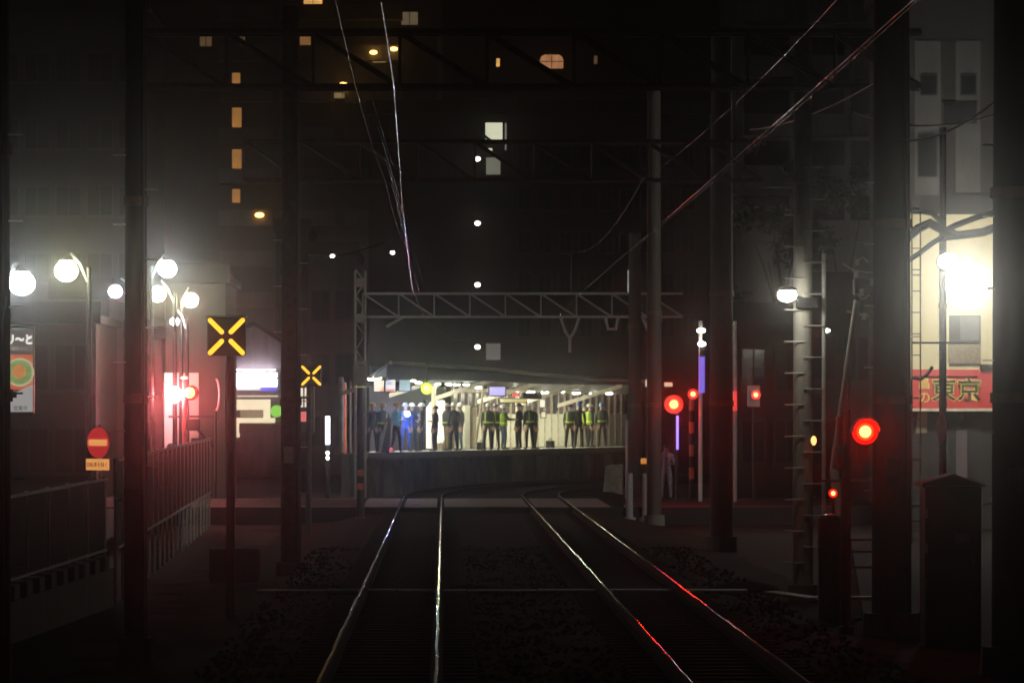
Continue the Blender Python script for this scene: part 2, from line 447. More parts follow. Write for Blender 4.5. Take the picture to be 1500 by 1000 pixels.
gantry(90, -4.4, 7.0, PZ(264,90), PZ(208,90), 9, 'second lattice gantry crossing below the orange windows', .045, 'rust')
Yg = 138
def GP(px, py): return (PX(px, Yg), PZ(py, Yg))
gantry(Yg, PX(532,Yg), PX(1000,Yg), PZ(464,Yg), PZ(430,Yg), 9, 'pale lattice gantry right above the platform canopy', .042, 'steel',
       legs=[[GP(566,479),GP(590,464)], [GP(822,466),GP(828,485),GP(835,495),GP(835,516)], [GP(848,466),GP(842,485),GP(835,495)],
             [GP(887,466),GP(891,482),GP(902,482),GP(905,466)], [GP(942,466),GP(950,484),GP(955,500),GP(955,540)], [GP(968,466),GP(960,490)]])
# lattice mast carrying the far gantry
lm = thing('lattice_mast', 'pale zigzag lattice mast at the left end of the far gantry', 'mast', (PX(528,Yg), Yg, -.5))
for sx in (-1, 1): build('leg', MB().box((sx*.17, 0, 3.9), (.06,.3,7.8)), M['steel'], lm)
for k in range(17):
    z = .2+k*.45; a, b = (-.15, .15) if k % 2 else (.15, -.15)
    build('lacing', MB().bar((a,-.12,z), (b,-.12,z+.45), .035, n=4), M['concrete'], lm)
for z in (4.6, 6.2, 7.4): build('batten_plate', MB().box((0,-.165,z), (.36,.02,.3)), M['concrete'], lm)

def sag(a, b, n, d):
    a, b = Vector(a), Vector(b); out = []
    for i in range(n+1):
        t = i/n; p = a.lerp(b, t); p.z -= d*4*t*(1-t); out.append(p)
    return out
def wire(name, label, pts, r, m='wire', cat='wire', group='overhead wires'):
    o = build(name, MB().tube(pts, r, 6), M[m], smooth=True); tag(o, label, cat, group); return o
key = [(24,-.37,5.02),(30,-.37,5.0),(48,-.49,5.0),(80,-.63,5.0),(110,-.5,5.0),(138,.2,5.0),(152,3.4,5.0)]
cpts = []; crad = []
y_ = 24.
while y_ < 152:
    for a_, b_ in zip(key[:-1], key[1:]):
        if a_[0] <= y_ <= b_[0]:
            t_ = (y_-a_[0])/(b_[0]-a_[0]); cpts.append((a_[1]+(b_[1]-a_[1])*t_, y_, 5.0)); break
    ph = (y_ % 1.9)
    crad.append(.016 if 47 < y_ < 82 and ph < .55 else .005)  # swellings added along the wire to catch beads of glint
    y_ += .27
wire('contact_wire', 'left contact wire, thickened at intervals for its glints above the left track', cpts, crad)
wire('messenger_wire', 'sagging messenger wire above the left track', sag((-.85,24,6.0),(-.9,62,6.1),14,.25)+sag((-.9,62.1,6.1),(-.65,90,6.1),12,.35)[1:]+sag((-.65,90.1,6.1),(-.2,138,6.0),12,.4)[1:], .003)
wire('contact_wire', 'right contact wire, catching red light above the right track', [(2.7,12,5.0),(2.76,40,5.0),(2.78,80,5.0),(2.9,110,5.0),(4.35,138,5.0)], .004)
wire('messenger_wire', 'messenger wire above the right track', sag((3.2,14,6.2),(3.0,62,6.1),16,.3)+sag((3.0,62.1,6.1),(2.8,90,6.1),12,.35)[1:]+sag((2.8,90.1,6.1),(4.2,138,6.0),12,.4)[1:], .003)
wire('feeder_wire', 'feeder wire high on the right side, red lit near the mast', sag((3.5,20,5.7),(3.6,90,5.75),14,.1), .003)
wire('telephone_cable', 'cable crossing at right from the mast to the edge', sag((PX(1306,56),56,6.3),(PX(1520,50),50,6.9),12,.3), .014, 'cable', 'cable')
for k, (pa, pb, s_) in enumerate((((1250,60,165),(1480,50,160),.2),((1100,80,190),(1300,56,110),.15))):
    wire('telephone_cable', ('cable slung between the ladder pole and right mast','cable slung high between the two right masts')[k], sag(P(pa[0],pa[2],pa[1]), P(pb[0],pb[2],pb[1]), 10, s_), .012, 'cable', 'cable')
wire('span_wire', 'slanting span wire with a small lamp at its left end', sag(P(489,376,92), P(575,351,90), 8, .02), .01)
# hangers under the left messenger
hg = None
for k in range(9):
    y = 40+k*6
    o = build('hanger', MB().bar((-.5,y,5.0), (-.75,y,5.8), .006, n=5), M['wire']); tag(o, 'thin hanger between contact and messenger wire, hanging %s from the camera' % ORD[k], 'wire hanger', 'wire hangers')
# thick cable bundles beside the flood lamps
def bundle(pts, Y, r, label):
    o = build('cable_bundle', MB().tube([P(x, y, Y) for x, y in pts], r, 8), M['cable'], smooth=True); tag(o, label, 'cable', 'thick cables by the flood lamps')
bundle([(1320,304),(1345,309),(1365,312),(1376,322),(1384,338)], 97, .065, 'upper arched black cable left of the flood lamps')
bundle([(1326,352),(1345,335),(1362,327),(1384,338),(1400,345)], 97, .11, 'middle thick arched black cable above the flood lamps')
bundle([(1328,383),(1345,372),(1366,356),(1384,345)], 97, .06, 'lower straight black cable left of the flood lamps')
bundle([(1384,346),(1410,344),(1440,340),(1500,318)], 97, .1, 'thick black cable running right above the flood lamps')
bundle([(1384,338),(1400,330),(1432,318),(1500,300)], 97, .07, 'upper black cable sloping up to the right edge')
bundle([(1336,553),(1350,555),(1358,548),(1366,537)], 97, .04, 'short bent cable end below the flood lamps')
for py, nm in ((552,'lower'),(502,'upper')):
    o = build('step_bar', MB().bar(P(1336,py,98), P(1432,py,98), .025), M['dark']); tag(o, nm + ' thin dark bar crossing in front of the cream wall', 'bar', 'bars before the cream wall')
# thin rusty guard ladder before the cream wall
gl = thing('pole_ladder', 'thin ladder standing at the left side of the cream wall', 'ladder', (PX(1342,96), 96, -.5))
for dx in (-.1, .1): build('stile', MB().bar((dx,0,0), (dx,0,8), .018, n=6), M['rust'], gl)
for k in range(15): build('rung', MB().bar((-.1,0,.4+k*.5), (.1,0,.4+k*.5), .012, n=5), M['rust'], gl)

# slanted pole with insulators (right)
sp = thing('slanted_pole', 'leaning pale pole with insulators left of the right mast', 'pole', (PX(1222,63.8), 60, -.5))
b0 = Vector((PX(1222,63.8), 60, -.5))
build('shaft', MB().bar(P(1222,690,63.8)-b0, P(1256,440,63.8)-b0, .075, .06, 12), M['polecon'], sp, smooth=True)
build('foot', MB().bar((0,0,0), P(1222,690,63.8)-b0, .09, .075, 12), M['darkcon'], sp)
build('crossarm', MB().bar(P(1240,456,63.8)-b0, P(1272,463,63.8)-b0, .02), M['steel'], sp)
for (x, y) in ((1254,402),(1278,414),(1262,428),(1256,384),(1266,463)):
    c = P(x, y, 63.7)-b0
    mb = MB()
    for q in range(3): mb.ball(c+Vector((0,0,q*.035-.035)), (.045,.045,.018), 10, 4)
    build('insulator', mb, M['porc'], sp, smooth=True)
build('switch_box', MB().box(P(1264,420,63.9)-b0, (.3,.2,.26)), M['dark'], sp, bevel=.02)
for pts in ([(1234,386),(1250,396),(1270,399),(1290,398)], [(1256,381),(1264,377),(1272,384)], [(1255,430),(1262,439),(1274,432)]):
    build('lead', MB().tube([P(x, y, 63.65)-b0 for x, y in pts], .012, 6), M['porc'], sp, smooth=True)

# ================================================================== LAMPS
def lamp_mat(name, col, s): return emat(name, col, s)
LM = dict(
 cool=emat('cool_white_lamp', (.86,.94,1.), 85), warm=emat('yellowish_lamp', (1.,1.,.6), 70),
 blue=emat('bluish_lamp', (.74,.79,1.), 58), pink=emat('pinkish_lamp', (1.,.9,.95), 110),
 flood=emat('flood_lamp', (1.,.98,.86), 125), flood2=emat('small_flood_lamp', (.85,.9,1.), 35),
 pole=emat('pole_lamp', (1.,.98,.86), 62), red=emat('red_lens', (1.,.013,.0024), 190),
 redhalo_in=emat('red_inner_halo', (1.,.004,.001), 2.2), redhalo_out=emat('red_outer_halo', (1.,.003,.001), .62), red2=emat('red_lens_small', (1.,.015,.004), 140), redhot=emat('red_lens_hot', (1.,.17,.18), 380),
 amber=emat('yellow_led', (1.,.5,.02), 1.7, True), plat=emat('platform_lamp', (1.,.99,.76), 270),
 greenl=emat('green_signal_lens', (.62,1.,.02), 30), tiny=emat('tiny_white_lamp', (1.,.95,.8), 18),
 orange=emat('orange_lamp', (1.,.5,.12), 8), stair=emat('stair_lamp', (1.,.98,.86), 6))
def street_lamp(px, py, Y, r, kind, label, hx=.5):
    c = P(px, py, Y)
    t = thing('street_lamp', label, 'street lamp', (c.x-hx, Y+.3, -.05), group='street lamps along the left street')
    h = c.z+.05
    build('pole', MB().bar((0,0,0), (0,0,h+.1), .085, .055, 12), M['dark'], t, smooth=True)
    build('arm', MB().tube([(0,0,h-.3),(hx*.4,-.1,h+.18),(hx*.8,-.25,h+.26+r*.6)], .03, 6), M['steel'], t, smooth=True)
    build('hood', MB().ball((hx,-.3,h+r*.22), (r*1.02,r*1.02,r*.9), 16, 5, z0=.72, z1=.99), M['steel'], t, smooth=True)
    build('lens', MB().ball((hx,-.3,h), (r,r,r*.9), 12, 8), LM[kind], t, smooth=True)
    return t
street_lamp(32, 415, 90, .29, 'cool', 'big cool white street lamp above the ramen shop sign, leftmost')
street_lamp(97, 397, 95, .27, 'warm', 'yellowish street lamp second from the left', -.5)
street_lamp(169, 427, 118, .2, 'blue', 'smaller bluish street lamp standing alone, third from left', -.75)
street_lamp(245, 394, 123.2, .28, 'cool', 'white street lamp at the top of the close cluster')
street_lamp(231, 431, 123.8, .25, 'warm', 'yellowish street lamp below the top white one', -.5)
street_lamp(279, 440, 124.6, .24, 'warm', 'yellowish street lamp nearest the yellow cross sign', .3)
street_lamp(256, 471, 124.2, .13, 'pink', 'small pinkish lamp at the bottom of the lamp cluster', -.35)
# floods on the utility pole
fl = thing('flood_lamp', 'huge glaring white flood lamp on the pole before the cream building', 'flood lamp', (PX(1392,101.2), 101.2, PZ(418,101.2)))
c = P(1416,418,101.2)-Vector(fl.location)
build('lens', MB().ball(c, (.5,.45,.5), 18, 10), LM['flood'], fl, smooth=True)
build('cap', MB().ball(c+Vector((0,0,.08)), (.57,.47,.5), 18, 5, z0=.9, z1=.99), M['steel'], fl, smooth=True)
build('bracket', MB().bar((0,-.6,0), c+Vector((0,-.1,.44)), .035), M['steel'], fl)
fl2 = thing('flood_lamp', 'smaller bluish flood lamp left of the huge one on the same pole', 'flood lamp', (PX(1386,99.4), 99.4, PZ(384,99.4)))
build('lens', MB().ball((0,-.35,0), (.24,.12,.2), 14, 8), LM['flood2'], fl2, smooth=True)
build('housing', MB().ball((0,-.24,.0), (.28,.14,.24), 14, 8), M['steel'], fl2, smooth=True)
build('bracket', MB().bar((0,0,0), (0,-.24,0), .03), M['steel'], fl2)
pl = thing('wall_lamp', 'oval white lamp on the pale pole with rungs', 'lamp', P(1153,432,64.2))
build('lens', MB().ball((0,0,0), (.15,.12,.11), 14, 8), LM['pole'], pl, smooth=True)
build('hood', MB().ball((0,.03,.05), (.17,.14,.1), 14, 5, z0=.2, z1=.99), M['black'], pl, smooth=True)

def red_lamp(px, py, Y, r, kind, label, mastbase=None, hood=True, disc=0, facing=-1):
    c = P(px, py, Y)
    t = thing('red_lamp', label, 'signal lamp', c, group='red lamps by the crossing')
    build('lens', MB().bar((0,-.03,0), (0,.0,0), r*1.6, r*1.6, 24), LM['redhalo_out'], t, smooth=True)  # red discs around the bulb glow in place of its halo
    build('inner_halo', MB().bar((0,-.045,0), (0,-.031,0), r*1.1, r*1.1, 24), LM['redhalo_in'], t, smooth=True)
    build('bulb', MB().ball((0,-.05,0), (r*.7,r*.35,r*.7), 16, 8), LM[kind], t, smooth=True)
    build('housing', MB().bar((0,.0,0), (0,.22,0), r*1.64, r*1.25, 18), M['black'], t, smooth=True)
    if hood:
        mb = MB()
        for k in range(9):
            a0, a1 = math.pi*k/9, math.pi*(k+1)/9
            q = r*1.66
            mb.prism([(math.cos(a0)*q, math.sin(a0)*q),(math.cos(a1)*q, math.sin(a1)*q),(math.cos(a1)*(q+.012), math.sin(a1)*(q+.012)),(math.cos(a0)*(q+.012), math.sin(a0)*(q+.012))],
                     lambda u, v: (u, -.2, v), lambda u, v: (u, .05, v))
        build('hood', mb, M['black'], t)
    if disc: build('backplate', MB().bar((0,.02,0), (0,.04,0), disc, n=20), M['black'], t)
    return t
red_lamp(1267, 632, 55, .11, 'red', 'largest red lamp, glowing beside the thick right mast')
red_lamp(987, 592, 119, .17, 'red', 'bright red lamp beside the platform end', disc=.3)
red_lamp(1015, 577, 122, .1, 'red2', 'smaller red lamp above the striped post')
red_lamp(1220, 722, 60, .042, 'red2', 'tiny red lamp above the black rounded post', hood=False)
red_lamp(1107, 578, 120, .09, 'red2', 'dim red lamp in a pale box between right masts', hood=False)

def post_for(px, Y, top, r, label, m='dark', name='lamp_post', cat='post'):
    o = build(name, MB().bar((0,0,0), (0,0,top+.5), r, r*.9, 12).bar((0,0,0), (0,0,.2), r*1.9, r*1.7, 12), M[m], None, (PX(px, Y), Y, -.5), smooth=True)
    return tag(o, label, cat)
o = post_for(1240, 55.35, PZ(600,55.35), .06, 'rusty post carrying the largest red lamp', 'rust')
build('arm', MB().bar((0,0,PZ(632,55.3)+.5), (27*55.3/F,-.1,PZ(632,55.3)+.5), .03), M['rust'], o)
post_for(991, 119.4, PZ(600,119.4), .05, 'dark crossing alarm post below the bright red lamp')
post_for(1220, 60.15, PZ(726,60.15), .03, 'thin stand carrying the tiny red lamp')

# ---- yellow cross indicators
def cross_sign(px, py, Y, w, label, post_px):
    t = thing('cross_indicator', label, 'signal', (PX(px, Y), Y, -.5), group='yellow cross indicators')
    z = PZ(py, Y)+.5
    build('post', MB().bar((PX(post_px,Y)-PX(px,Y),.16,0), (PX(post_px,Y)-PX(px,Y),.16,z+.2), .07, .06, 14), M['dark'], t, smooth=True)
    build('case', MB().box((0,.0,z), (w,.16,w)), M['black'], t, bevel=.02)
    build('visor', MB().box((0,-.12,z+w/2+.012), (w+.04,.24,.02)), M['black'], t)
    for a in (45, 135, 225, 315):
        ca, sa = math.cos(R(a)), math.sin(R(a))
        build('led_bar', MB().bar((ca*w*.17,-.095,z+sa*w*.17), (ca*w*.60,-.095,z+sa*w*.60), w*.062, n=10).ball((ca*w*.17,-.095,z+sa*w*.17), w*.062, 8, 5).ball((ca*w*.60,-.095,z+sa*w*.60), w*.062, 8, 5), LM['amber'], t, smooth=True)
    return t
cross_sign(332, 493, 60, .56, 'large lit yellow cross indicator at left', 337)
cross_sign(456, 550, 100, .5, 'small lit yellow cross indicator right of the big one', 452)

# ================================================================== LEFT SIDE
# trackside mesh fence
def fence(A, B, h, name, label, pick, mfr='steel', topm='steel', gap=2.0):
    A, B = Vector(A), Vector(B); d = B-A; L = d.length; ang = math.atan2(d.y, d.x)
    t = thing(name, label, 'fence', A, ang)
    n = int(L/gap); sm = None
    for k in range(n+1):
        if sm is None: sm = build('post', MB().bar((0,0,-.85), (0,0,h+.04), .03, n=8), M[mfr], t); o = sm
        else: o = link('post', sm.data, t)
        o.location = (k*L/n, 0, d.z*k/n)
    tl = math.hypot(d.x, d.y)
    for z in (h, .1): build('rail', MB().bar((0,-.035,z), (tl,-.035,z+d.z), .025, n=8), M[topm], t)
    sm = None
    npk = min(290, int(L/pick))
    for k in range(npk):
        if sm is None: sm = build('picket', MB().bar((0,.0,.1), (0,.0,h), .009, n=5), M['dark'], t); o = sm
        else: o = link('picket', sm.data, t)
        o.location = ((k+.5)*L/npk, 0, d.z*(k+.5)/npk)
    return t
fa = fence((-6.35,47,.15), (-5.4,65,.3), 1.22, 'picket_fence', 'near picket fence in the lower left corner', .085)
fence((-5.3,66,.3), (-6.2,108,.35), 1.5, 'picket_fence', 'farther fence with a red lit top rail', .15)
rk = build('low_kerb_wall', MB().add([(-6.55,46,-.5),(-6.2,46,-.5),(-5.25,65,-.5),(-5.6,65,-.5),(-6.55,46,-.0),(-6.2,46,-.0),(-5.25,65,.12),(-5.6,65,.12)], [(0,1,2,3),(4,5,6,7),(0,1,5,4),(1,2,6,5),(2,3,7,6),(3,0,4,7)]), M['darkcon']); tag(rk, 'low dark concrete kerb wall running under the near fence', 'kerb wall')
kb = None
kt = None
for k in range(16):
    if kb is None: kb = build('kerb_block', MB().box((0,0,0), (.2,.75,.22)), M['darkcon'], bevel=.02); o = kb
    else: o = link('kerb_block', kb.data)
    o.location = (-6.3+k*.062, 47.6+k*1.1, .1+k*.008)
    tag(o, 'concrete kerb block under the near fence, %s from the left end' % ORD[k], 'kerb block', 'kerb blocks under the fence')

# no entry sign; disc, bar and plate glow in place of reflected light
ne = thing('road_sign', 'round red no entry sign with a pale bar beside the fence', 'road sign', (PX(144,80), 80, 0), R(-40))
zc = PZ(648,80)
build('pole', MB().bar((0,.05,0), (0,.05,zc+.35), .03, n=10), M['steel'], ne, smooth=True)
build('rim', MB().bar((0,-.0,zc), (0,.02,zc), .305, n=40), M['offwhite'], ne)
build('disc', MB().bar((0,-.012,zc), (0,-.001,zc), .295, n=40), emat('no_entry_red_glow', (.38,.012,.016), 1.0, False, .12, (9,9,9)), ne)
scm = emat('no_entry_bar_glow', (.72,.3,.085), 1.0, False, .1, (9,9,9))
build('bar', MB().box((0,-.017,zc), (.5,.008,.12)), scm, ne)
zp = PZ(680,80)
build('plate', MB().box((-.02,-.0,zp), (.62,.02,.22)), scm, ne)
text('自転車を除く', .1, M['rust'], ne, (-.02,-.014,zp-.01), .002)

# ramen shop projecting sign
Ys = 108
sg = thing('shop_sign', 'tall narrow shop sign with white letters over an orange bowl picture', 'sign', (PX(30,Ys), Ys, PZ(605,Ys)))
mpp = Ys/F; wd = 36*mpp
build('case', MB().box((0,.13,63*mpp), (wd+.06,.2,128*mpp)), M['dark'], sg, bevel=.02)
build('name_panel', MB().box((0,.02,104*mpp), (wd,.02,38*mpp)), emat('sign_brown', (.12,.085,.07), .35, False), sg)
text('リ～と', .29, emat('sign_white_letters', (1,.97,.9), 1.1, False), sg, (-.02,.005,107*mpp), .004, bold=.008, sx=.82)
text('麺 屋 食 堂', .11, emat('sign_small_letters', (.6,.55,.45), .35, False), sg, (-.02,.005,94*mpp), .003, sx=.75)
build('picture_panel', MB().box((0,.02,60*mpp), (wd,.02,52*mpp)), emat('sign_orange', (.95,.14,.04), .42, False), sg)
def disc(r, x, z, y, n=28, sx=1.): return MB().plate([(x+math.cos(2*math.pi*i/n)*r*sx, z+math.sin(2*math.pi*i/n)*r) for i in range(n)], y, y+.006)
build('bowl_rim', disc(21*mpp, -1*mpp, 60*mpp, .0), emat('sign_bowl_rim', (.75,.7,.4), .5, False), sg)
build('bowl_greens', disc(18*mpp, -1*mpp, 60*mpp, -.007), emat('sign_greens', (.35,.55,.15), .4, False, .3, (8,8,8)), sg)
build('bowl_topping', disc(10*mpp, -2*mpp, 61*mpp, -.014), emat('sign_topping', (.9,.3,.05), .5, False, .3, (12,12,12)), sg)
build('lower_panel', MB().plate([(-wd/2,2*mpp),(wd/2,2*mpp),(wd/2,42*mpp),(-4*mpp,32*mpp),(-wd/2,32*mpp)], .003, .025), emat('sign_lower', (.52,.5,.5), .5, False), sg)
build('arrow_block', MB().box((-12*mpp,-.005,27*mpp), (13*mpp,.012,9*mpp)), M['dark'], sg)
text('営業中', .13, M['dark'], sg, (0,-.0,7*mpp), .004)
for z in (20, 100): build('bracket', MB().bar((-.2,.2,z*mpp), (-.2,1.5,z*mpp), .025), M['dark'], sg)

# building helper ----------------------------------------------------
def building(name, label, x0, x1, Y, depth, h, m, roofm='walldark', floors=0, bays=0, fh=3.0, z0=2.2, ww=1.1, wh=1.3, skip=(), lit=None, cat='building', frame='frame', sill=True, parapet=.5):
    cx = (x0+x1)/2
    t = thing(name, label, cat, (cx, Y, -.5)); W = x1-x0
    build('wall', MB().box((0,depth/2,(h+.5)/2), (W,depth,h+.5)), M[m], t)
    build('roof', MB().box((0,depth/2,h+.5+.13), (W+.3,depth+.3,.24)).box((0,-.05,h+.9), (W+.3,.2,parapet)), M[roofm], t)
    fm = pmesh = sm_ = None
    for j in range(floors):
        for i in range(bays):
            if (i, j) in skip: continue
            x = -W/2+(i+.5)*W/bays; z = z0+.5+j*fh
            if fm is None:
                f = MB()
                f.box((0,-.03,wh/2+.03), (ww+.12,.1,.06)).box((0,-.03,-wh/2-.03), (ww+.12,.1,.06))
                for sx in (-1, 1): f.box((sx*(ww/2+.03),-.03,0), (.06,.1,wh))
                f.box((0,-.03,0), (.05,.07,wh))
                w1 = build('window', f, M[frame], t); fm = w1.data
                p1 = build('pane', MB().box((0,-.01,0), (ww,.02,wh)), M['glass'], w1); pmesh = p1.data
                s1 = build('sill', MB().box((0,-.09,-wh/2-.1), (ww+.2,.16,.06)), M['frame'], w1); sm_ = s1.data
            else:
                w1 = link('window', fm, t); p1 = link('pane', pmesh, w1); link('sill', sm_, w1)
            w1.location = (x, -.01, z)
            if lit and (i, j) in lit:
                p1.data = p1.data.copy(); p1.data.materials[0] = lit[(i, j)]
    return t
EW = lambda n, c, s, v=.25, sc=(7,1,1): emat(n, c, s, False, v, sc)
# left street fronts
building('shop_building', 'dark street building behind the tall ramen shop sign', PX(-60,110.5), PX(84,110.5), 110.5+12.2, 8, 5.2, 'walldark', floors=2, bays=2, fh=2.5, z0=1.4)
building('house', 'dark house between the leftmost street lamps', PX(78,132), PX(160,132), 132, 8, 6.2, 'wallgrey', floors=2, bays=2, fh=2.8, z0=1.6, ww=.6)
building('house', 'dark narrow house behind the no entry sign', PX(165,138), PX(238,138), 138, 8, 5.0, 'wallmauve', floors=2, bays=1, fh=2.3, z0=1.5)
building('house', 'plain two storey house behind the crossing alarm', PX(243,129), PX(330,129), 129, 7, 6.6, 'wallwhite', floors=0)
building('office_building', 'tall hazy block rising behind the left street lamps', PX(-60,190), PX(215,190), 190, 12, 21, 'walldark', floors=6, bays=6, fh=3.1, z0=3)
building('apartment_block', 'plain mauve block left of the far gantry', PX(452,196), PX(522,196), 196, 10, 10, 'wallmauve', floors=3, bays=2, fh=3, z0=1.6, ww=.8)
building('apartment_block', 'dark block behind the brown mast', PX(404,215), PX(452,215), 215, 10, 12, 'walldark', floors=3, bays=2, fh=3, z0=1.6, ww=.6)

# convenience store with gable
Yc = 178
cs = thing('corner_shop', 'gabled corner shop with a glowing white fascia behind the left mast', 'shop', (PX(360,Yc), Yc, -.3))
q = Yc/F
def cz(py): return PZ(py, Yc)+.3
def cx_(px): return (px-360)*q
build('wall', MB().plate([(cx_(296),0),(cx_(414),0),(cx_(414),cz(505)),(cx_(372),cz(478)),(cx_(296),cz(500))], 0, 7), mat('shop_gable_render', (.32,.27,.28), .9, scale=2, streak=1), cs)
build('roof', MB().plate([(cx_(290),cz(502)),(cx_(372),cz(477)),(cx_(420),cz(507)),(cx_(420),cz(502)),(cx_(372),cz(471)),(cx_(290),cz(497))], -.3, 7.3), M['walldark'], cs)
build('fascia_box', MB().box((cx_(375),-.25,cz(558)), (70*q,.36,28*q)), M['white'], cs, bevel=.02)
build('fascia_face', MB().box((cx_(374),-.44,cz(556)), (64*q,.02,20*q)), emat('fascia_glow', (.9,.92,1), 9., True), cs)
build('added_uplight', MB().box((cx_(374),-.25,cz(541.5)), (60*q,.2,.04)), emat('fascia_added_glow', (.9,.85,1), 9), cs)  # glowing strip added to light the gable above the fascia
build('fascia_stripe', MB().box((cx_(394),-.445,cz(570)), (24*q,.02,5*q)), emat('fascia_blue', (.12,.08,1), .9, False), cs)
build('fascia_stripe', MB().box((cx_(362),-.445,cz(569)), (40*q,.02,4*q)), emat('fascia_white_stripe', (.9,.85,1), 1.3, False), cs)
ew = emat('shop_window_glow', (1,.84,.55), .95, False, .12, (2,2,2))
def rect(a, b, c_, d): return [(cx_(a),cz(d)),(cx_(b),cz(d)),(cx_(b),cz(c_)),(cx_(a),cz(c_))]
build('window', MB().plate(rect(345,396,585,600), -.05, -.01), ew, cs)
build('window', MB().plate(rect(386,396,600.3,618), -.05, -.01), ew, cs)
build('window', MB().plate(rect(345,403,612,619), -.09, -.055), ew, cs)
build('window', MB().plate(rect(345,351,619.3,640), -.05, -.01), ew, cs)
build('blind', MB().plate(rect(352,386,600.5,611), -.045, -.01), EW('shop_blind', (.55,.36,.2), .35), cs)
build('awning', MB().plate([(cx_(352),cz(634)),(cx_(398),cz(628)),(cx_(403),cz(622)),(cx_(352),cz(620))], -1.1, -.1), M['beige'], cs)
build('eave_lamp', MB().box((cx_(378),-.3,cz(580)), (60*q,.1,2.2*q)), emat('eave_warm', (1,.7,.5), .8, False), cs)
gs = build('round_sign', MB().bar((0,0,0), (0,.1,0), .26, n=28), emat('green_round_sign', (.3,.85,.08), .8, False), None, P(405,602,Yc-1)); tag(gs, 'round green lit sign right of the shop window', 'sign')
bs = build('blue_light_box', MB().box((0,0,0), (.4,.2,.62)).box((0,-.0,.36), (.44,.24,.06)), [emat('white_blue_box', (.72,.75,1), 2.4, False)], None, P(300,556,135)); tag(bs, 'small blue white light box left of the big yellow cross', 'sign')
bs.data.materials.append(M['dark'])
bb2 = build('light_box_base', MB().box((0,0,0), (.42,.22,.12)), emat('blue_box_base', (.1,.1,1), .8, False), None, P(300,571.5,135)); tag(bb2, 'deep blue band under the small light box', 'sign band')
po = post_for(300, 135.3, PZ(556,135.3), .04, 'post under the small blue white light box')

# crossing alarm (left)
Ya = 123.5
al = thing('crossing_alarm', 'left level crossing alarm post with two red lamps and a boom box', 'crossing alarm', (PX(270,Ya), Ya, -.3))
qa = Ya/F
def ax(px): return (px-270)*qa
def az(py): return PZ(py, Ya)+.3
build('post', MB().bar((0,0,0), (0,0,az(556)), .07, n=14), mat('alarm_post_red_wash', (.4,.12,.12), .5), al, smooth=True)  # red lamp light on the post is put into its colour
build('lens', MB().ball((ax(255),-.16,az(578)), (.25,.14,.24), 14, 8), LM['redhot'], al, smooth=True)
build('housing', MB().bar((ax(255),-.1,az(578)), (ax(255),.08,az(578)), .24, n=18), M['black'], al)
build('lens', MB().ball((ax(278),-.16,az(575)), (.16,.1,.16), 14, 8), LM['red'], al, smooth=True)
build('housing', MB().bar((ax(280),-.1,az(575)), (ax(280),.08,az(575)), .23, n=18), M['black'], al)
build('rear_lens', MB().ball((ax(250),.42,az(580)), (.13,.07,.13), 12, 6), emat('rear_pink_lens', (1,.42,.46), 480), al, smooth=True)
pwl = build('garden_wall', MB().box((0,0,PZ(546,125.4)/2-.1), (50*125.4/F,.16,PZ(546,125.4)+.2)), mat('garden_wall_white', (.72,.68,.66), .8, var=.1, scale=3, streak=1), None, (PX(266,125.4),125.4,0)); tag(pwl, 'white plastered wall glowing pink right behind the crossing alarm', 'wall')
build('crossbar', MB().box((ax(283),0,az(610)), (72*qa,.08,.07)), M['dark'], al)
build('speaker_box', MB().box((ax(283),-.02,az(622)), (.42,.3,.36)), M['dark'], al, bevel=.03)
build('brace', MB().bar((ax(290),0,az(630)), (ax(312),0,az(655)), .035), M['dark'], al)
build('boom_box', MB().box((ax(292),.1,az(690)), (.5,.4,2.0)), M['darkcon'], al, bevel=.03)
build('crown', MB().ball((0,0,az(553)), (.12,.12,.06), 12, 6), M['white'], al, smooth=True)
rr_ = MB()
for k in range(9):
    a0, a1 = -1.3+2.6*k/9, -1.3+2.6*(k+1)/9
    rr_.bar((math.cos(a0)*.13,0,math.sin(a0)*.5), (math.cos(a1)*.13,0,math.sin(a1)*.5), .03, n=6, cap=False)
o = build('red_rim_glow', rr_, emat('red_ring_glow', (1,.02,.02), .55, False), None, P(315,578,124)); tag(o, 'thin glowing arc for a red lit hood edge right of the crossing alarm', 'signal lamp')  # arc glows to paint red light on the edge of a hood
post_for(315.5, 124.1, PZ(600,124.1), .04, 'thin post under the curved red strip')
for (px, p0, p1, Y, r, m_, lb) in ((283,480,720,140,.06,'wallwhite','pale drainpipe post beside the crossing alarm'),(293,445,520,150,.05,'polecon','pale thin pole below the yellowish lamp'),(131,455,640,100,.07,'polecon','pale utility pole between the left street lamps'),(505,560,690,150,.07,'reflector','pole coloured for reddish light left of the reflector post'),(513,558,640,150,.05,'wallwhite','thin whitish pole beside the reddish one'),(1026,470,660,119,.06,'white','white pole washed in blue light at right')):  # reddish light on one pole is put into its colour
    post_for(px, Y, PZ(p0, Y), r, lb, m_, 'thin_pole', 'pole')
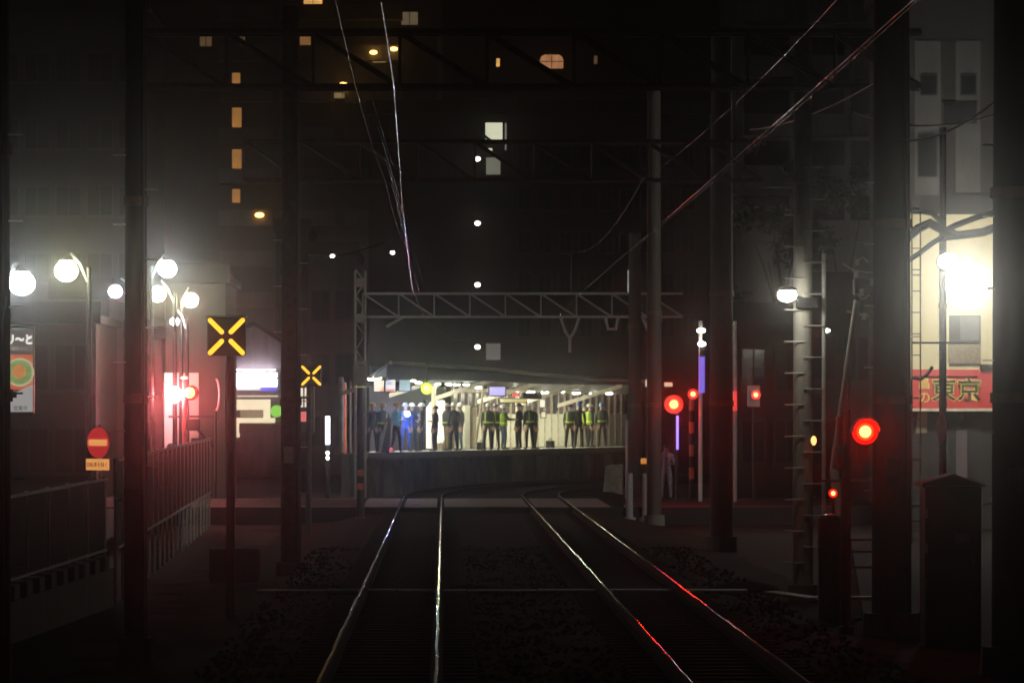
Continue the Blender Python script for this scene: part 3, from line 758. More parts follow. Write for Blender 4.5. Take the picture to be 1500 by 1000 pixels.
# lit things between
vm = thing('vending_machine', 'row of four small white lit panels above a red one', 'vending machine', (PX(445,150), 150, -.1))
build('cabinet', MB().box((0,.4,PZ(590,150)), (.75,.6,2.0)), M['dark'], vm, bevel=.03)
for i, px in enumerate((439,451)):
    for py in (574, 590): build('lit_panel', MB().box((PX(px,150)-PX(445,150),.08,PZ(py,150)+.1), (.24,.03,.3)), emat('vending_white', (1,.86,.68), .95, False, .2, (6,6,6)), vm)
build('red_panel', MB().box((0,.08,PZ(610,150)+.1), (.3,.03,.36)), emat('vending_red', (.9,.05,.03), .7, False), vm)
lt = thing('light_tube', 'vertical white light tube right of the small yellow cross', 'lamp', P(480,630,130))
tb = MB(); tb.bar((0,0,-.45), (0,0,.45), .075, n=12)
build('tube', tb, emat('white_tube', (.9,.93,1), 3), lt, smooth=True)
build('cap', MB().box((0,.02,.5), (.2,.2,.08)), M['dark'], lt); build('stand', MB().box((0,.1,-1.2), (.12,.12,2.6)), M['dark'], lt)
build('glow_dot', MB().ball((0,-.04,-.72), .055, 10, 6), LM['tiny'], lt, smooth=True, label='small round glowing dot below the tube')  # two small emissive dots below the tube
build('glow_dot', MB().ball((0,-.04,-.88), .05, 10, 6), LM['tiny'], lt, smooth=True, label='lowest small round glowing dot')

# ================================================================== PLATFORM
E0 = Vector((-2.5, 142, 0)); D = Vector((.40, .9165, 0)).normalized(); N = Vector((-D.y, D.x, 0))   # N points back from the edge
PANG = math.atan2(D.y, D.x)
def plat(px, t):
    k = (px-651)/F
    s = (k*(E0.y+N.y*t)-E0.x-N.x*t)/(D.x-D.y*k)
    p = E0+D*s+N*t
    return p, s
FLOOR = 1.1
pf = thing('station_platform', 'raised station platform with a pale edge under the lights', 'platform', (E0.x, E0.y, 0), PANG)
LP = 25.0; s0 = -.6
def sl_(t): return plat(541, t)[1]
def sr_(t): return plat(918, t)[1]
build('slab', MB().prism([(s0,0),(LP,0),(sr_(4.8),4.8),(sl_(4.8),4.8)], lambda u, v: (u, v, FLOOR-.22), lambda u, v: (u, v, FLOOR-.02)), M['platform'], pf)
cp = None
for k in range(26):
    wdt = (LP-s0)/26
    if cp is None: cp = build('edge_stone', MB().box((0,.02,FLOOR-.06), (wdt-.015,.5,.2)), mat('edge_stone', (.6,.56,.44), .6, scale=5), pf, bevel=.012); o = cp
    else: o = link('edge_stone', cp.data, pf)
    o.location = (s0+(k+.5)*wdt, .12, 0)
tp = None
for k in range(80):
    wdt = (LP-s0)/80
    if tp is None: tp = build('tactile_tile', MB().box((0,1.0,FLOOR-.008), (wdt-.01,.3,.024)), M['yellow'], pf); o = tp
    else: o = link('tactile_tile', tp.data, pf)
    o.location = (s0+(k+.5)*wdt, 0, 0)
build('front_wall', MB().box(((s0+LP)/2,.75,.35), (LP-s0,.3,1.5)), M['concrete'], pf)
bt = None
for k, s in enumerate((.2,1.1,2.4,3.3,5,7,9.4,11.8,14.2,16.6,19,21.4,23.8)):
    if bt is None: bt = build('buttress', MB().plate([(-.12,-.45),(.12,-.45),(.12,.88),(-.12,.88)], .25, .62), M['polecon'], pf); o = bt
    else: o = link('buttress', bt.data, pf)
    o.location = (s, 0, 0)
build('ramp_buttress', MB().add([(1.55,-.25,-.45),(2.15,-.25,-.45),(2.45,.2,.88),(1.95,.2,.88),(1.55,.6,-.45),(2.15,.6,-.45),(2.45,.6,.88),(1.95,.6,.88)], [(0,1,2,3),(4,5,6,7),(0,1,5,4),(1,2,6,5),(2,3,7,6),(3,0,4,7)]), M['concrete'], pf)
# end barrier, slanted pale handrail
hr = build('handrail', MB().bar(P(556,663,142.6), P(566,617,142.9), .045, n=8), M['beam']); tag(hr, 'slanting pale handrail at the left end of the platform', 'handrail')
dk = build('barrier_board', MB().add([P(558,664,142.75),P(570,664,142.85),P(573,612,143.1),P(566,612,143.05),P(558,664,142.95),P(570,664,143.05),P(573,612,143.3),P(566,612,143.25)], [(0,1,2,3),(4,5,6,7),(0,1,5,4),(1,2,6,5),(2,3,7,6),(3,0,4,7)]), M['rust']); tag(dk, 'dark board behind the slanting handrail', 'barrier')
# platform back wall of panels
pw = thing('platform_wall', 'long pale panelled back wall of the platform with dark panes above', 'wall', (E0.x, E0.y, FLOOR), PANG)
sA = plat(664, 4.4)[1]
wn = 26; LW = sr_(4.45); seg = (LW-sA)/wn; wp = None
for k in range(wn):
    x = sA+(k+.5)*seg
    if wp is None:
        wp = build('wall_panel', MB().box((0,4.45,.68), (seg-.03,.06,1.34)), M['plwhite'], pw); o = wp
        up = build('upper_pane', MB().box((0,4.47,1.79), (seg-.1,.03,.8)), M['mauve'], pw); o2 = up
        mu = build('mullion', MB().box((0,4.43,1.25), (.09,.1,2.5)), M['beam'], pw); o3 = mu
    else: o = link('wall_panel', wp.data, pw); o2 = link('upper_pane', up.data, pw); o3 = link('mullion', mu.data, pw)
    o.location = (x, 0, 0); o2.location = (x, 0, 0); o3.location = (x-seg/2, 0, 0)
for px in (762, 792, 812): pass
bw = plat(819, 4.3)[1]
build('black_pane', MB().box((bw,4.41,1.82), (.42,.03,.72)), M['black'], pw, label='black upper pane between the mauve ones')
build('top_rail', MB().box(((sA+LW)/2,4.44,2.28), (LW-sA,.12,.14)), M['beam'], pw)
build('end_wall', MB().box(((sA+sl_(4.7))/2,4.75,1.2), (sA-sl_(4.7),.1,2.4)), M['walldark'], pw, label='dark left stretch of the wall')
# pale column block and lit board
p, s_ = plat(677, 3.6)
wc = build('wide_pillar', MB().box((0,0,.85), (.55,.45,1.7)), M['plwhite'], None, (p.x, p.y, FLOOR), PANG, bevel=.03); tag(wc, 'wide pale pillar standing right of the glowing board', 'pillar')
p, s_ = plat(690, 3.9)
wc = build('wide_pillar', MB().box((0,0,.8), (.4,.3,1.6)), M['beige'], None, (p.x, p.y, FLOOR), PANG, bevel=.03); tag(wc, 'narrow beige pillar behind the wide pale one', 'pillar')
p, s_ = plat(638, 4.0)
lb_ = thing('lit_board', 'tall glowing cream display board behind the slim dark figure', 'display board', (p.x, p.y, FLOOR), PANG-.35)
build('frame', MB().box((0,.08,.95), (1.06,.12,1.9)), M['dark'], lb_)
for i in (-1, 1): build('face', MB().plate([(i*.26-.24,.05),(i*.26+.24,.05),(i*.26+.24,1.72 if i < 0 else 1.86),(i*.26+.16,1.84 if i < 0 else 1.88),(i*.26-.2 if i > 0 else i*.26-.02,1.8 if i < 0 else 1.88),(i*.26-.24,1.6 if i < 0 else 1.86)], -.005, .018), emat('board_glow', (1,.9,.6), 1.05, False, .1, (3,3,3)), lb_)
# canopy
cn = thing('platform_canopy', 'long platform canopy with a pale kinked eave', 'canopy', (E0.x, E0.y, 0), PANG)
def zr(s): return 4.28-.016*s-.10*(1/(1+math.exp(-(s-12)*.9)))
mb = MB(); xs = [s0+1.0+(LP-s0-1.0)*i/30 for i in range(31)]
for x in xs:
    z = zr(x); f_ = (LP-x)/(LP-xs[0]); x1, x2 = sr_(2.6)-f_*(sr_(2.6)-sl_(2.6)), sr_(5.2)-f_*(sr_(5.2)-sl_(5.2))
    mb.v += [(x,-.45,z),(x1,2.6,z-.42),(x2,5.2,z),(x,-.45,z-.1),(x1,2.6,z-.52),(x2,5.2,z-.1)]
for i in range(30):
    a, b = i*6, i*6+6
    for k0, k1 in ((0,1),(1,2),(4,3),(5,4),(3,0),(2,5)): mb.f.append((a+k0, a+k1, b+k1, b+k0)); mb.m.append(0)
mb.f += [(0,1,4,3),(1,2,5,4)]; mb.m += [0,0]
build('roof_sheet', mb, M['roofm'], cn)
mb = MB(); mb.tube([(x,-.52,zr(x)-.02) for x in xs], .075, 6); build('eave_trim', mb, M['white'], cn)
mb = MB()
for x in xs: mb.v += [(x,-.42,zr(x)-.1),(x,-.42,zr(x)-.62+.018*x),(x,-.36,zr(x)-.62+.018*x),(x,-.36,zr(x)-.1)]
for i in range(30):
    a, b = i*4, i*4+4
    for k in range(4): mb.f.append((a+k, a+(k+1) % 4, b+(k+1) % 4, b+k)); mb.m.append(0)
build('fascia', mb, M['dark'], cn)
for k in range(6):
    x = 3.0+k*4.1
    build('rafter', MB().add([(x-.05,-.2,zr(x)-.15),(x+.05,-.2,zr(x)-.15),(x+.05,2.55,zr(x)-.95),(x-.05,2.55,zr(x)-.95),(x-.05,-.2,zr(x)-.3),(x+.05,-.2,zr(x)-.3),(x+.05,2.55,zr(x)-1.1),(x-.05,2.55,zr(x)-1.1)], [(0,1,2,3),(4,5,6,7),(0,1,5,4),(1,2,6,5),(2,3,7,6),(3,0,4,7)]), M['beam'], cn)
    if k % 2 == 0: build('column', MB().bar((x,2.6,FLOOR), (x,2.6,zr(x)-.45), .09, n=12), M['beam'], cn, smooth=True)
p, s_ = plat(702, 1.6)
cpst = build('leaning_post', MB().bar(P(697,650,p.y), P(708,568,p.y), .05, n=8), M['beam']); tag(cpst, 'thin leaning pale post near the lavender screen', 'post')
# canopy lights
LL = [(545,555),(556,554),(572,553),(584,555),(594,556),(604,557),(613,560),(625,561),(641,562),(657,562.5),(669,563),(683,563),(692,566),(701,567),(755,572),(777,574),(798,574.5),(821,573.5),(844,575),(869,576),(892,575.5)]
root = None
for k, (px, py) in enumerate(LL):
    p, s_ = plat(px, 2.5)
    p.z = PZ(py, p.y)
    lab = 'round white canopy light, %s from the left in the row' % (ORD[k] if k < 20 else 'last')
    if root is None:
        root = thing('canopy_light', lab, 'ceiling light', p, group='round lights under the canopy')
        build('lens', MB().ball((0,0,0), (.15,.15,.042), 14, 5, z0=-.99, z1=0.), LM['plat'], root, smooth=True)
        build('rim', MB().bar((0,0,.003), (0,0,.05), .19, n=18), M['dark'], root)
        build('stem', MB().bar((0,0,.08), (0,0,.6), .015, n=6), M['dark'], root)
    else:
        cl_ = copy_tree(root, p, None, lab)
        if px < 710: cl_.scale = (.72, .72, .8)
# platform signs
def board(name, label, px0, px1, py0, py1, t, em, cat='sign', dep=.12):
    p, s_ = plat((px0+px1)/2, t); Y = p.y; W = (px1-px0)*Y/F; H = (py1-py0)*Y/F
    th = thing(name, label, cat, (p.x, p.y, PZ(py1, Y)))
    build('case', MB().box((0,dep/2+.01,H/2), (W+.08,dep,H+.08)), M['dark'], th)
    if em: build('face', MB().box((0,0,H/2), (W,.02,H)), em, th)
    return th, W, H
t_, W, H = board('advert_board', 'bright advert board with an orange lower corner, leftmost', 548, 562, 557, 573, 1.0, emat('advert_a', (1,.88,.7), 1.1, False, .25, (3,3,3)))
build('print', MB().plate([(0,.0),(W/2-.005,0),(W/2-.005,H*.45)], -.02, -.012), emat('advert_orange', (1,.35,.1), .9, False), t_)
t_, W, H = board('advert_board', 'bright advert board with blue top and red base', 565, 579, 556, 573, 1.0, emat('advert_b', (1,.9,.85), 1.0, False, .2, (3,3,3)))
build('print', MB().plate([(-W*.45,H*.55),(W*.2,H*.6),(W*.1,H*.85),(-W*.4,H*.8)], -.02, -.012), emat('advert_blue', (.3,.5,1), .8, False), t_)
build('print', MB().box((0,-.016,H*.1), (W*.9,.008,H*.16)), emat('advert_red', (1,.15,.08), .7, False), t_)
board('advert_board', 'green advert board under the left canopy lights', 585, 601, 556, 572, 1.0, emat('advert_green', (.25,.42,.13), .5, False, .35, (3,3,3)))
t_, W, H = board('information_screen', 'lavender lit information screen hanging from the canopy', 717, 740, 566.5, 579, .6, emat('screen_lavender', (.55,.48,1), .95, False))
t_, W, H = board('exit_sign', 'long yellow exit sign under the canopy', 733, 771, 584, 589, 1.6, emat('exit_yellow', (.75,.6,.04), .5, False))
t_, W, H = board('red_sign', 'short red lit sign under a canopy light', 750, 760, 576, 580.5, 1.2, emat('sign_red_lit', (1,.03,.02), 1.0, False))
t_, W, H = board('notice_board', 'pale red and cream notice hanging right of the centre', 791, 798, 585, 596, 3.6, emat('notice_face', (.6,.35,.28), .45, False))
t_, W, H = board('hanging_board', 'dark hanging board above the white helmeted group', 768, 792, 576, 583, 1.8, None)
t_, W, H = board('notice_board', 'dull orange notice on the wall near the wide pillar', 692, 699, 596, 608, 3.9, emat('notice_orange', (.55,.28,.04), .4, False))
t_, W, H = board('notice_board', 'dull orange notice on the wall below the cream one', 793, 799, 603, 611, 4.0, emat('notice_orange2', (.6,.35,.04), .45, False))
gl_ = thing('green_signal', 'bright yellow green signal light under the canopy', 'signal', P(625,569,141))
build('lens', MB().ball((0,-.05,0), (.12,.06,.12), 14, 8), LM['greenl'], gl_, smooth=True)
build('backplate', MB().bar((0,0,0), (0,.06,0), .2, n=24), emat('green_signal_plate', (.5,.62,0), .5, False), gl_)
build('hanger', MB().bar((0,.05,0), (0,.05,.9), .025), M['dark'], gl_)

# ================================================================== PEOPLE
def skin_body(V, E_, rad):
    me = bpy.data.meshes.new('person_tmp'); me.from_pydata(V, E_, [])
    o = bpy.data.objects.new('person_tmp', me); C.objects.link(o)
    sk = o.modifiers.new('skin', 'SKIN'); sk.use_smooth_shade = True; sk.branch_smoothing = .3
    for i, r in enumerate(rad):
        d = me.skin_vertices[0].data[i]; d.radius = r if isinstance(r, tuple) else (r, r); d.use_root = (i == 0)
    ss_ = o.modifiers.new('sub', 'SUBSURF'); ss_.levels = 1; ss_.render_levels = 1
    dg = bpy.context.evaluated_depsgraph_get()
    out = bpy.data.meshes.new_from_object(o.evaluated_get(dg))
    bpy.data.objects.remove(o); bpy.data.meshes.remove(me)
    return out
def person(label, pos, face, top='charcoal', legs='navy', helmet=None, vest=None, sleeves=None, arm_r=0, arm_l=0, stance=.13, step=0., hgt=1.72, group='people on the platform', hair=False):
    """local frame: +Y is the front; face = rotation about Z"""
    k = hgt/1.72
    V = []; E_ = []; rad = []; zone = []
    def v(p, r): V.append(tuple(c*k for c in p)); rad.append(r if not isinstance(r, tuple) else r); return len(V)-1
    def e(a, b): E_.append((a, b))
    pel = v((0,0,.95), (.15,.11)); sp1 = v((0,.0,1.1), (.135,.1)); ch = v((0,0,1.3), (.165,.115)); up = v((0,-.005,1.42), (.13,.09))
    nk = v((0,.0,1.5), .055); hd0 = v((0,.015,1.56), (.068,.078)); hd1 = v((0,.01,1.64), (.078,.095)); hd2 = v((0,.0,1.70), (.055,.07))
    for a, b in ((pel,sp1),(sp1,ch),(ch,up),(up,nk),(nk,hd0),(hd0,hd1),(hd1,hd2)): e(a, b)
    nose = v((0,.108,1.61), .012); e(hd0, nose)
    hands = []
    for sd, ar in ((-1, arm_l), (1, arm_r)):
        hip = v((sd*.095,0,.9), .1); kn = v((sd*(.095+stance*.2),.03+sd*step*.25,.5), .07); an = v((sd*(.09+stance*.4),-.02+sd*step*.5,.1), .047)
        hl = v((sd*(.09+stance*.4),.03+sd*step*.5,.045), .042); to = v((sd*(.1+stance*.5),.17+sd*step*.5,.035), .036)
        for a, b in ((pel,hip),(hip,kn),(kn,an),(an,hl),(hl,to)): e(a, b)
        sh = v((sd*.185,0,1.4), .068)
        # ar: 0 hanging, 1 forearm forward, 2 pointing forward, 3 raised to head
        if ar == 0: el, wr, d = (sd*.235,-.02,1.12), (sd*.24,.05,.87), Vector((0,.15,-1))
        elif ar == 1: el, wr, d = (sd*.235,-.03,1.13), (sd*.16,.2,1.14), Vector((-sd*.3,1,.1))
        elif ar == 2: el, wr, d = (sd*.24,.13,1.2), (sd*.22,.37,1.18), Vector((0,1,0))
        else: el, wr, d = (sd*.3,.12,1.38), (sd*.16,.15,1.58), Vector((-sd*.5,.1,1))
        el_, wr_ = v(el, .048), v(wr, .034)
        e(up, sh); e(sh, el_); e(el_, wr_)
        d.normalize(); pal = v(tuple(Vector(wr)+d*.07), (.036,.022)); e(wr_, pal)
        side = Vector((0,1,0)) if abs(d.y) < .7 else Vector((0,0,1))
        side = (side-d*side.dot(d)).normalized(); inn = Vector((-sd,0,0))
        for q, L in ((-.03,.07),(-.01,.085),(.011,.08),(.03,.06)):
            b_ = Vector(wr)+d*.1+side*q
            f1 = v(tuple(b_), .009); f2 = v(tuple(b_+d*L*.55+inn*.012), .008); f3 = v(tuple(b_+d*L*.9+inn*.035), .007)
            e(pal, f1); e(f1, f2); e(f2, f3)
        t1 = v(tuple(Vector(wr)+d*.05+side*.045), .01); t2 = v(tuple(Vector(wr)+d*.095+side*.062+inn*.015), .008); e(pal, t1); e(t1, t2)
        hands.append(Vector(wr)*k)
    me = skin_body(V, E_, rad)
    for nm in (legs, top, 'skin', 'black', sleeves or top): me.materials.append(M[nm])
    for pg in me.polygons:
        c = pg.center; z = c.z/k
        near = min((c-h).length for h in hands)
        if z > 1.49 or near < .2 and (c-min(hands, key=lambda h: (c-h).length)).length < .19 and ((z < .89) or near < .17 and abs(c.x) < .3 and c.y > .13): mi = 2
        elif z < .1: mi = 3
        elif z < .95 and abs(c.x) < .205: mi = 0
        elif abs(c.x) > .2: mi = 4
        else: mi = 1
        pg.material_index = mi; pg.use_smooth = True
    t = thing('person', label, 'person', pos, face+random.uniform(-.35, .35), group)
    t.rotation_euler = (R(random.uniform(-2, 2)), R(random.uniform(-1.5, 1.5)), t.rotation_euler[2])
    link('body', me, t)
    for sx in (-1, 1): build('eye', MB().ball((sx*.03*k,.088*k,1.635*k), .011, 8, 5), M['black'], t)
    build('mouth', MB().box((0,.09*k,1.56*k), (.045,.012,.01)), M['reflector'], t)
    if helmet:
        z = 1.655*k
        h = MB().ball((0,0,z), (.115,.14,.125), 16, 6, z0=0, z1=.99).bar((0,.02,z-.005), (0,.02,z+.01), .135, n=18).box((0,.15,z-.002), (.15,.07,.012))
        build('helmet', h, M[helmet], t, smooth=True)
    else:
        build('hair', MB().ball((0,-.015,1.655*k), (.092,.11,.1), 14, 6, z0=-.25, z1=.99), M['hair'], t, smooth=True)
    if vest:
        prof = [(.94,.185,.15),(1.1,.18,.145),(1.3,.205,.155),(1.4,.185,.14),(1.455,.12,.1)]
        mb = MB(); n = 18
        for (z, a, b) in prof:
            for i in range(n):
                th = 2*math.pi*i/n; mb.v.append((a*k*math.cos(th), b*k*math.sin(th), z*k))
        for j in range(len(prof)-1):
            for i in range(n): mb.f.append((j*n+i, j*n+(i+1) % n, (j+1)*n+(i+1) % n, (j+1)*n+i)); mb.m.append(0)
        vo = build('vest', mb, M[vest], t, smooth=True)
        def band(z, hh, a, b):
            q_ = MB()
            for i in range(n):
                th0, th1 = 2*math.pi*i/n, 2*math.pi*(i+1)/n
                c0, c1 = (a*k*math.cos(th0), b*k*math.sin(th0)), (a*k*math.cos(th1), b*k*math.sin(th1))
                q_.add([(c0[0],c0[1],z*k),(c1[0],c1[1],z*k),(c1[0],c1[1],(z+hh)*k),(c0[0],c0[1],(z+hh)*k)], [(0,1,2,3)])
            build('reflective_strip', q_, M['strip'], vo)
        band(1.02, .06, .192, .157)
        for sx in (-1, 1):
            for sy in ((-1, 1) if vest == 'vestlime' else random.choice(((-1,), (1,), ()))):
                build('reflective_strip', MB().add([(sx*.07*k,sy*.165*k,1.08*k),(sx*.115*k,sy*.162*k,1.08*k),(sx*.12*k,sy*.125*k,1.44*k),(sx*.075*k,sy*.135*k,1.44*k)], [(0,1,2,3)]), M['strip'], vo)
    return t
def pp(px, t): p, s_ = plat(px, t); p.z = FLOOR; return p
TOCAM = math.pi
person('worker in a yellow helmet half hidden at the left platform end', pp(546,1.4), 0.4, 'navy', 'navy', 'helyel', None)
person('worker in an orange yellow helmet and dark jacket, back turned, left of the handrail', pp(559,.9), .5, 'navy', 'navy', 'helyel', 'vestdark', arm_r=1)
person('worker in turquoise sleeves and yellow helmet beside the handrail', pp(580,.3), -1.2, 'teal', 'navy', 'helyel', None, 'teal', arm_l=1, arm_r=1, step=.2)
person('worker in blue overalls holding the bright torch', pp(594,1.2), TOCAM, 'blue', 'blue', 'helwhite', None, arm_r=2, arm_l=0)
person('worker in blue overalls just right of the torch light', pp(604,1.7), TOCAM+.6, 'blue', 'jeans', 'helwhite', None, arm_l=1)
person('dark clothed worker in a white helmet left of the glowing board', pp(617,1.8), 1.2, 'charcoal', 'navy', 'helwhite', None, arm_r=1)
person('slim bareheaded dark figure in front of the glowing board', pp(637,1.2), 1.4, 'charcoal', 'charcoal', None, None, arm_r=1, hgt=1.64)
person('worker in beige trousers and a striped dark vest right of the glowing board', pp(654,1.4), -1.2, 'charcoal', 'beige', 'helwhite', 'vestdark', arm_l=1)
person('broad worker in dark clothes left of the wide pillar', pp(665,1.0), .3, 'charcoal', 'navy', 'helwhite', None, hgt=1.74)
person('worker in dark clothes and jeans partly hidden beside the wide pillar', pp(673,1.9), 2.4, 'charcoal', 'jeans', 'helwhite', None)
person('dark vested worker in a white helmet, leftmost of the middle trio', pp(714,1.1), -.4, 'charcoal', 'navy', 'helwhite', 'vestdark')
person('dark clothed worker standing between the other two of the middle trio', pp(726,1.5), .2, 'charcoal', 'charcoal', 'heldark', 'vestdark', hgt=1.7)
person('worker in a lime vest and jeans, holding out a hand to the right', pp(738,1.2), -1.5, 'greygreen', 'jeans', 'helwhite', 'vestlime', arm_r=2, arm_l=2, hgt=1.66)
person('worker in dark clothes and a dark helmet facing left', pp(760,1.2), 1.4, 'charcoal', 'charcoal', 'heldark', None, arm_r=1)
person('worker in a white helmet and dark coat, back turned, in the middle right pair', pp(776,1.1), .2, 'charcoal', 'charcoal', 'helwhite', 'vestdark', hgt=1.75)
person('worker in a lime striped vest and white helmet, right of the pair', pp(783,1.5), -1.0, 'greygreen', 'navy', 'helwhite', 'vestlime', hgt=1.68)
person('dark helmeted worker with a lime belt strip, leftmost of the right group', pp(834,1.2), -.3, 'greygreen', 'charcoal', 'heldark', 'vestdark', hgt=1.7)
person('worker in a blue helmet and dark coat in the right group', pp(848,1.0), .1, 'charcoal', 'charcoal', 'helblue', None, hgt=1.76)
person('worker in a dark helmet half hidden in the right group', pp(856,1.7), .6, 'charcoal', 'charcoal', 'heldark', 'vestlime', hgt=1.72)
person('worker in a bright lime vest and white helmet in the right group', pp(865,1.3), -.8, 'greygreen', 'charcoal', 'helwhite', 'vestlime', hgt=1.72)
person('lone worker in a blue helmet with a lime waist strip, rightmost', pp(882,1.3), .4, 'greygreen', 'charcoal', 'helblue', 'vestdark', hgt=1.74)
def bag(px, t, lab, m='black'):
    p = pp(px, t); o = build('tool_bag', MB().box((0,0,.15), (.42,.2,.28)).tube([(-.14,0,.28),(-.08,0,.38),(.08,0,.38),(.14,0,.28)], .015, 6), M[m], None, (p.x, p.y, FLOOR), PANG, bevel=.0); tag(o, lab, 'bag')
bag(705, 1.6, 'black tool bag on the platform left of the middle trio'); bag(806, 2.2, 'small dark tool bag alone by the pale wall', 'charcoal'); bag(648, 2.0, 'beige tool bag at the foot of the glowing board', 'beige')
person('bareheaded pedestrian waiting behind the left crossing alarm post', Vector((PX(248,124.5),124.5,-.03)), 1.2, 'charcoal', 'navy', None, None, group='pedestrians by the crossing', hgt=1.6)
person('pedestrian with a grey cap of hair right of the alarm post', Vector((PX(282,122.8),122.8,-.03)), -.6, 'charcoal', 'navy', None, None, group='pedestrians by the crossing', hgt=1.66)
person('person in pale clothes tinted purple at the right of the crossing', Vector((PX(976,120.3),120.3,-.03)), 2.6, 'palecloth', 'palecloth', None, None, group='pedestrians by the crossing', hgt=1.62, arm_l=1)
tc_ = pp(597,.75)
fl_ = thing('torch', 'blinding blue white hand torch held by a worker in blue', 'torch', P(597,606,tc_.y))
build('lens', MB().ball((0,-.02,0), (.075,.04,.075), 12, 6), emat('torch_lens', (.42,.55,1), 1000), fl_, smooth=True)
build('barrel', MB().bar((0,.0,0), (.02,.3,-.02), .05, .03, 12), M['black'], fl_, smooth=True)
rl_ = pp(573,.3)
o = build('red_hand_lamp', MB().ball((0,0,0), (.06,.06,.08), 10, 6), emat('red_hand_lamp', (1,.06,.12), .9, False), None, (rl_.x, rl_.y-.1, FLOOR+.12), smooth=True); tag(o, 'small red lamp standing at the feet of the turquoise worker', 'lamp')

# ================================================================== RIGHT SIDE
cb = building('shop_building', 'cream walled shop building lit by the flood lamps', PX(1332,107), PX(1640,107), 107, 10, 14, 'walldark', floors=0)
q = 107/F
x_c = Vector(cb.location).x
def bx(px): return PX(px, 107)-x_c
def bz(py): return PZ(py, 107)+.5
build('cream_wall', MB().plate([(bx(1333),bz(600)),(bx(1500),bz(600)),(bx(1500),bz(296)),(bx(1333),bz(296))], -.03, -.002), M['cream'], cb)  # cream only where flood light falls; darker colour above paints the shade
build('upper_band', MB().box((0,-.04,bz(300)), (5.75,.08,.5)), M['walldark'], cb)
for (a, b, c_, d, mm) in ((1340,1378,60,300,'wallgrey'),(1400,1436,60,282,'wallgrey')): build('shade_facing', MB().plate([(bx(a),bz(d)),(bx(b),bz(d)),(bx(b),bz(c_)),(bx(a),bz(c_))], -.03, -.005), M[mm], cb)
for (px, p0, p1, wpx) in ((1395,150,185,30),(1418,150,182,26),(1360,110,140,26),(1418,110,140,24),(1358,195,260,30)):
    w1 = build('window', MB().plate([(bx(px-wpx/2),bz(p1)),(bx(px+wpx/2),bz(p1)),(bx(px+wpx/2),bz(p0)),(bx(px-wpx/2),bz(p0))], -.08, -.031), M['frame'], cb)
    build('pane', MB().plate([(bx(px-wpx/2+2),bz(p1-2)),(bx(px+wpx/2-2),bz(p1-2)),(bx(px+wpx/2-2),bz(p0+2)),(bx(px-wpx/2+2),bz(p0+2))], -.09, -.081), M['glass'], w1)
w1 = build('window', MB().plate([(bx(1390),bz(536)),(bx(1436),bz(536)),(bx(1436),bz(462)),(bx(1390),bz(462))], -.08, -.01), M['frame'], cb)
build('pane', MB().plate([(bx(1406),bz(498)),(bx(1434),bz(498)),(bx(1434),bz(464)),(bx(1406),bz(464))], -.09, -.081), M['panelgrey'], w1)
build('shutter_board', MB().plate([(bx(1388),bz(532)),(bx(1436),bz(532)),(bx(1436),bz(504)),(bx(1388),bz(504))], -.1, -.081), M['beige'], cb)
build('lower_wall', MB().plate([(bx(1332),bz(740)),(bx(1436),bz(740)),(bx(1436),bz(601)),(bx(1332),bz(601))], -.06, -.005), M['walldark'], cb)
build('door', MB().plate([(bx(1400),bz(735)),(bx(1416),bz(735)),(bx(1416),bz(630)),(bx(1400),bz(630))], -.09, -.061), M['wallmauve'], cb)
build('notice', MB().plate([(bx(1341),bz(634)),(bx(1357),bz(634)),(bx(1358),bz(603)),(bx(1344),bz(603))], -.09, -.061), M['beige'], cb)
rs = thing('shop_sign', 'red shop sign with dark gold edged lettering on the cream building', 'sign', (PX(1336,106.2), 106.2, PZ(600,106.2)))
qs = 106.2/F
build('board', MB().box((95*qs,.1,30*qs), (190*qs,.14,58*qs)), M['red'], rs, bevel=.01)
build('lower_trim', MB().box((95*qs,.06,0), (192*qs,.2,4*qs)), M['beam'], rs)
build('upper_shade', MB().box((145*qs,.0,62*qs), (90*qs,.3,9*qs)), M['walldark'], rs)
for i, (ch, px) in enumerate((('東',1383-1336),('京',1420-1336))):
    text(ch, 36*qs, M['gold'], rs, (px*qs,.02,27*qs), .006, bold=.03)
    text(ch, 36*qs, M['ink'], rs, (px*qs,.005,27*qs), .012, bold=.008)
for ch, py in (('昌',38),('の',17)): text(ch, 19*qs, M['gold'], rs, (18*qs,.02,py*qs), .008, bold=.006)
# red lantern shape in front of the pole
lan = thing('paper_lantern', 'long red hanging banner below the red shop sign', 'banner', P(1379,626,99.5))
build('cloth', MB().ball((0,0,0), (.12,.04,.4), 12, 8), mat('banner_red', (.6,.03,.04), .7), lan, smooth=True)
build('cord', MB().bar((0,0,.38), (.05,0,.8), .01), M['dark'], lan)
ap = building('apartment_block', 'pale grey panelled apartment block at upper right', PX(1078,172), PX(1330,172), 172, 10, 21, 'panelgrey', floors=0, parapet=.4)
xa = Vector(ap.location).x; qq = 172/F
for j, py in enumerate((20, 100, 185, 260, 340)):
    for i, (a, b) in enumerate(((1086,1160),(1180,1240),(1244,1286))):
        bl = build('balcony', MB().box((PX((a+b)/2,172)-xa,-.5,PZ(py,172)+.5), ((b-a)*qq*.96,1.0,.9)), M['panelgrey'], ap)
        build('recess', MB().box((PX((a+b)/2,172)-xa,-.02,PZ(py-34,172)+.5), ((b-a)*qq*.9,.06,1.1)), M['glass'], ap)
building('house', 'dark house between the right masts', PX(1080,131), PX(1176,131), 131, 9, 5.4, 'walldark', floors=2, bays=2, fh=2.3, z0=1.6, ww=.7, cat='house')
building('house', 'low dark house behind the leaning pole', PX(1185,126), PX(1325,126), 126, 9, 6.2, 'walldark', floors=2, bays=3, fh=2.6, z0=1.6, ww=.7, cat='house')
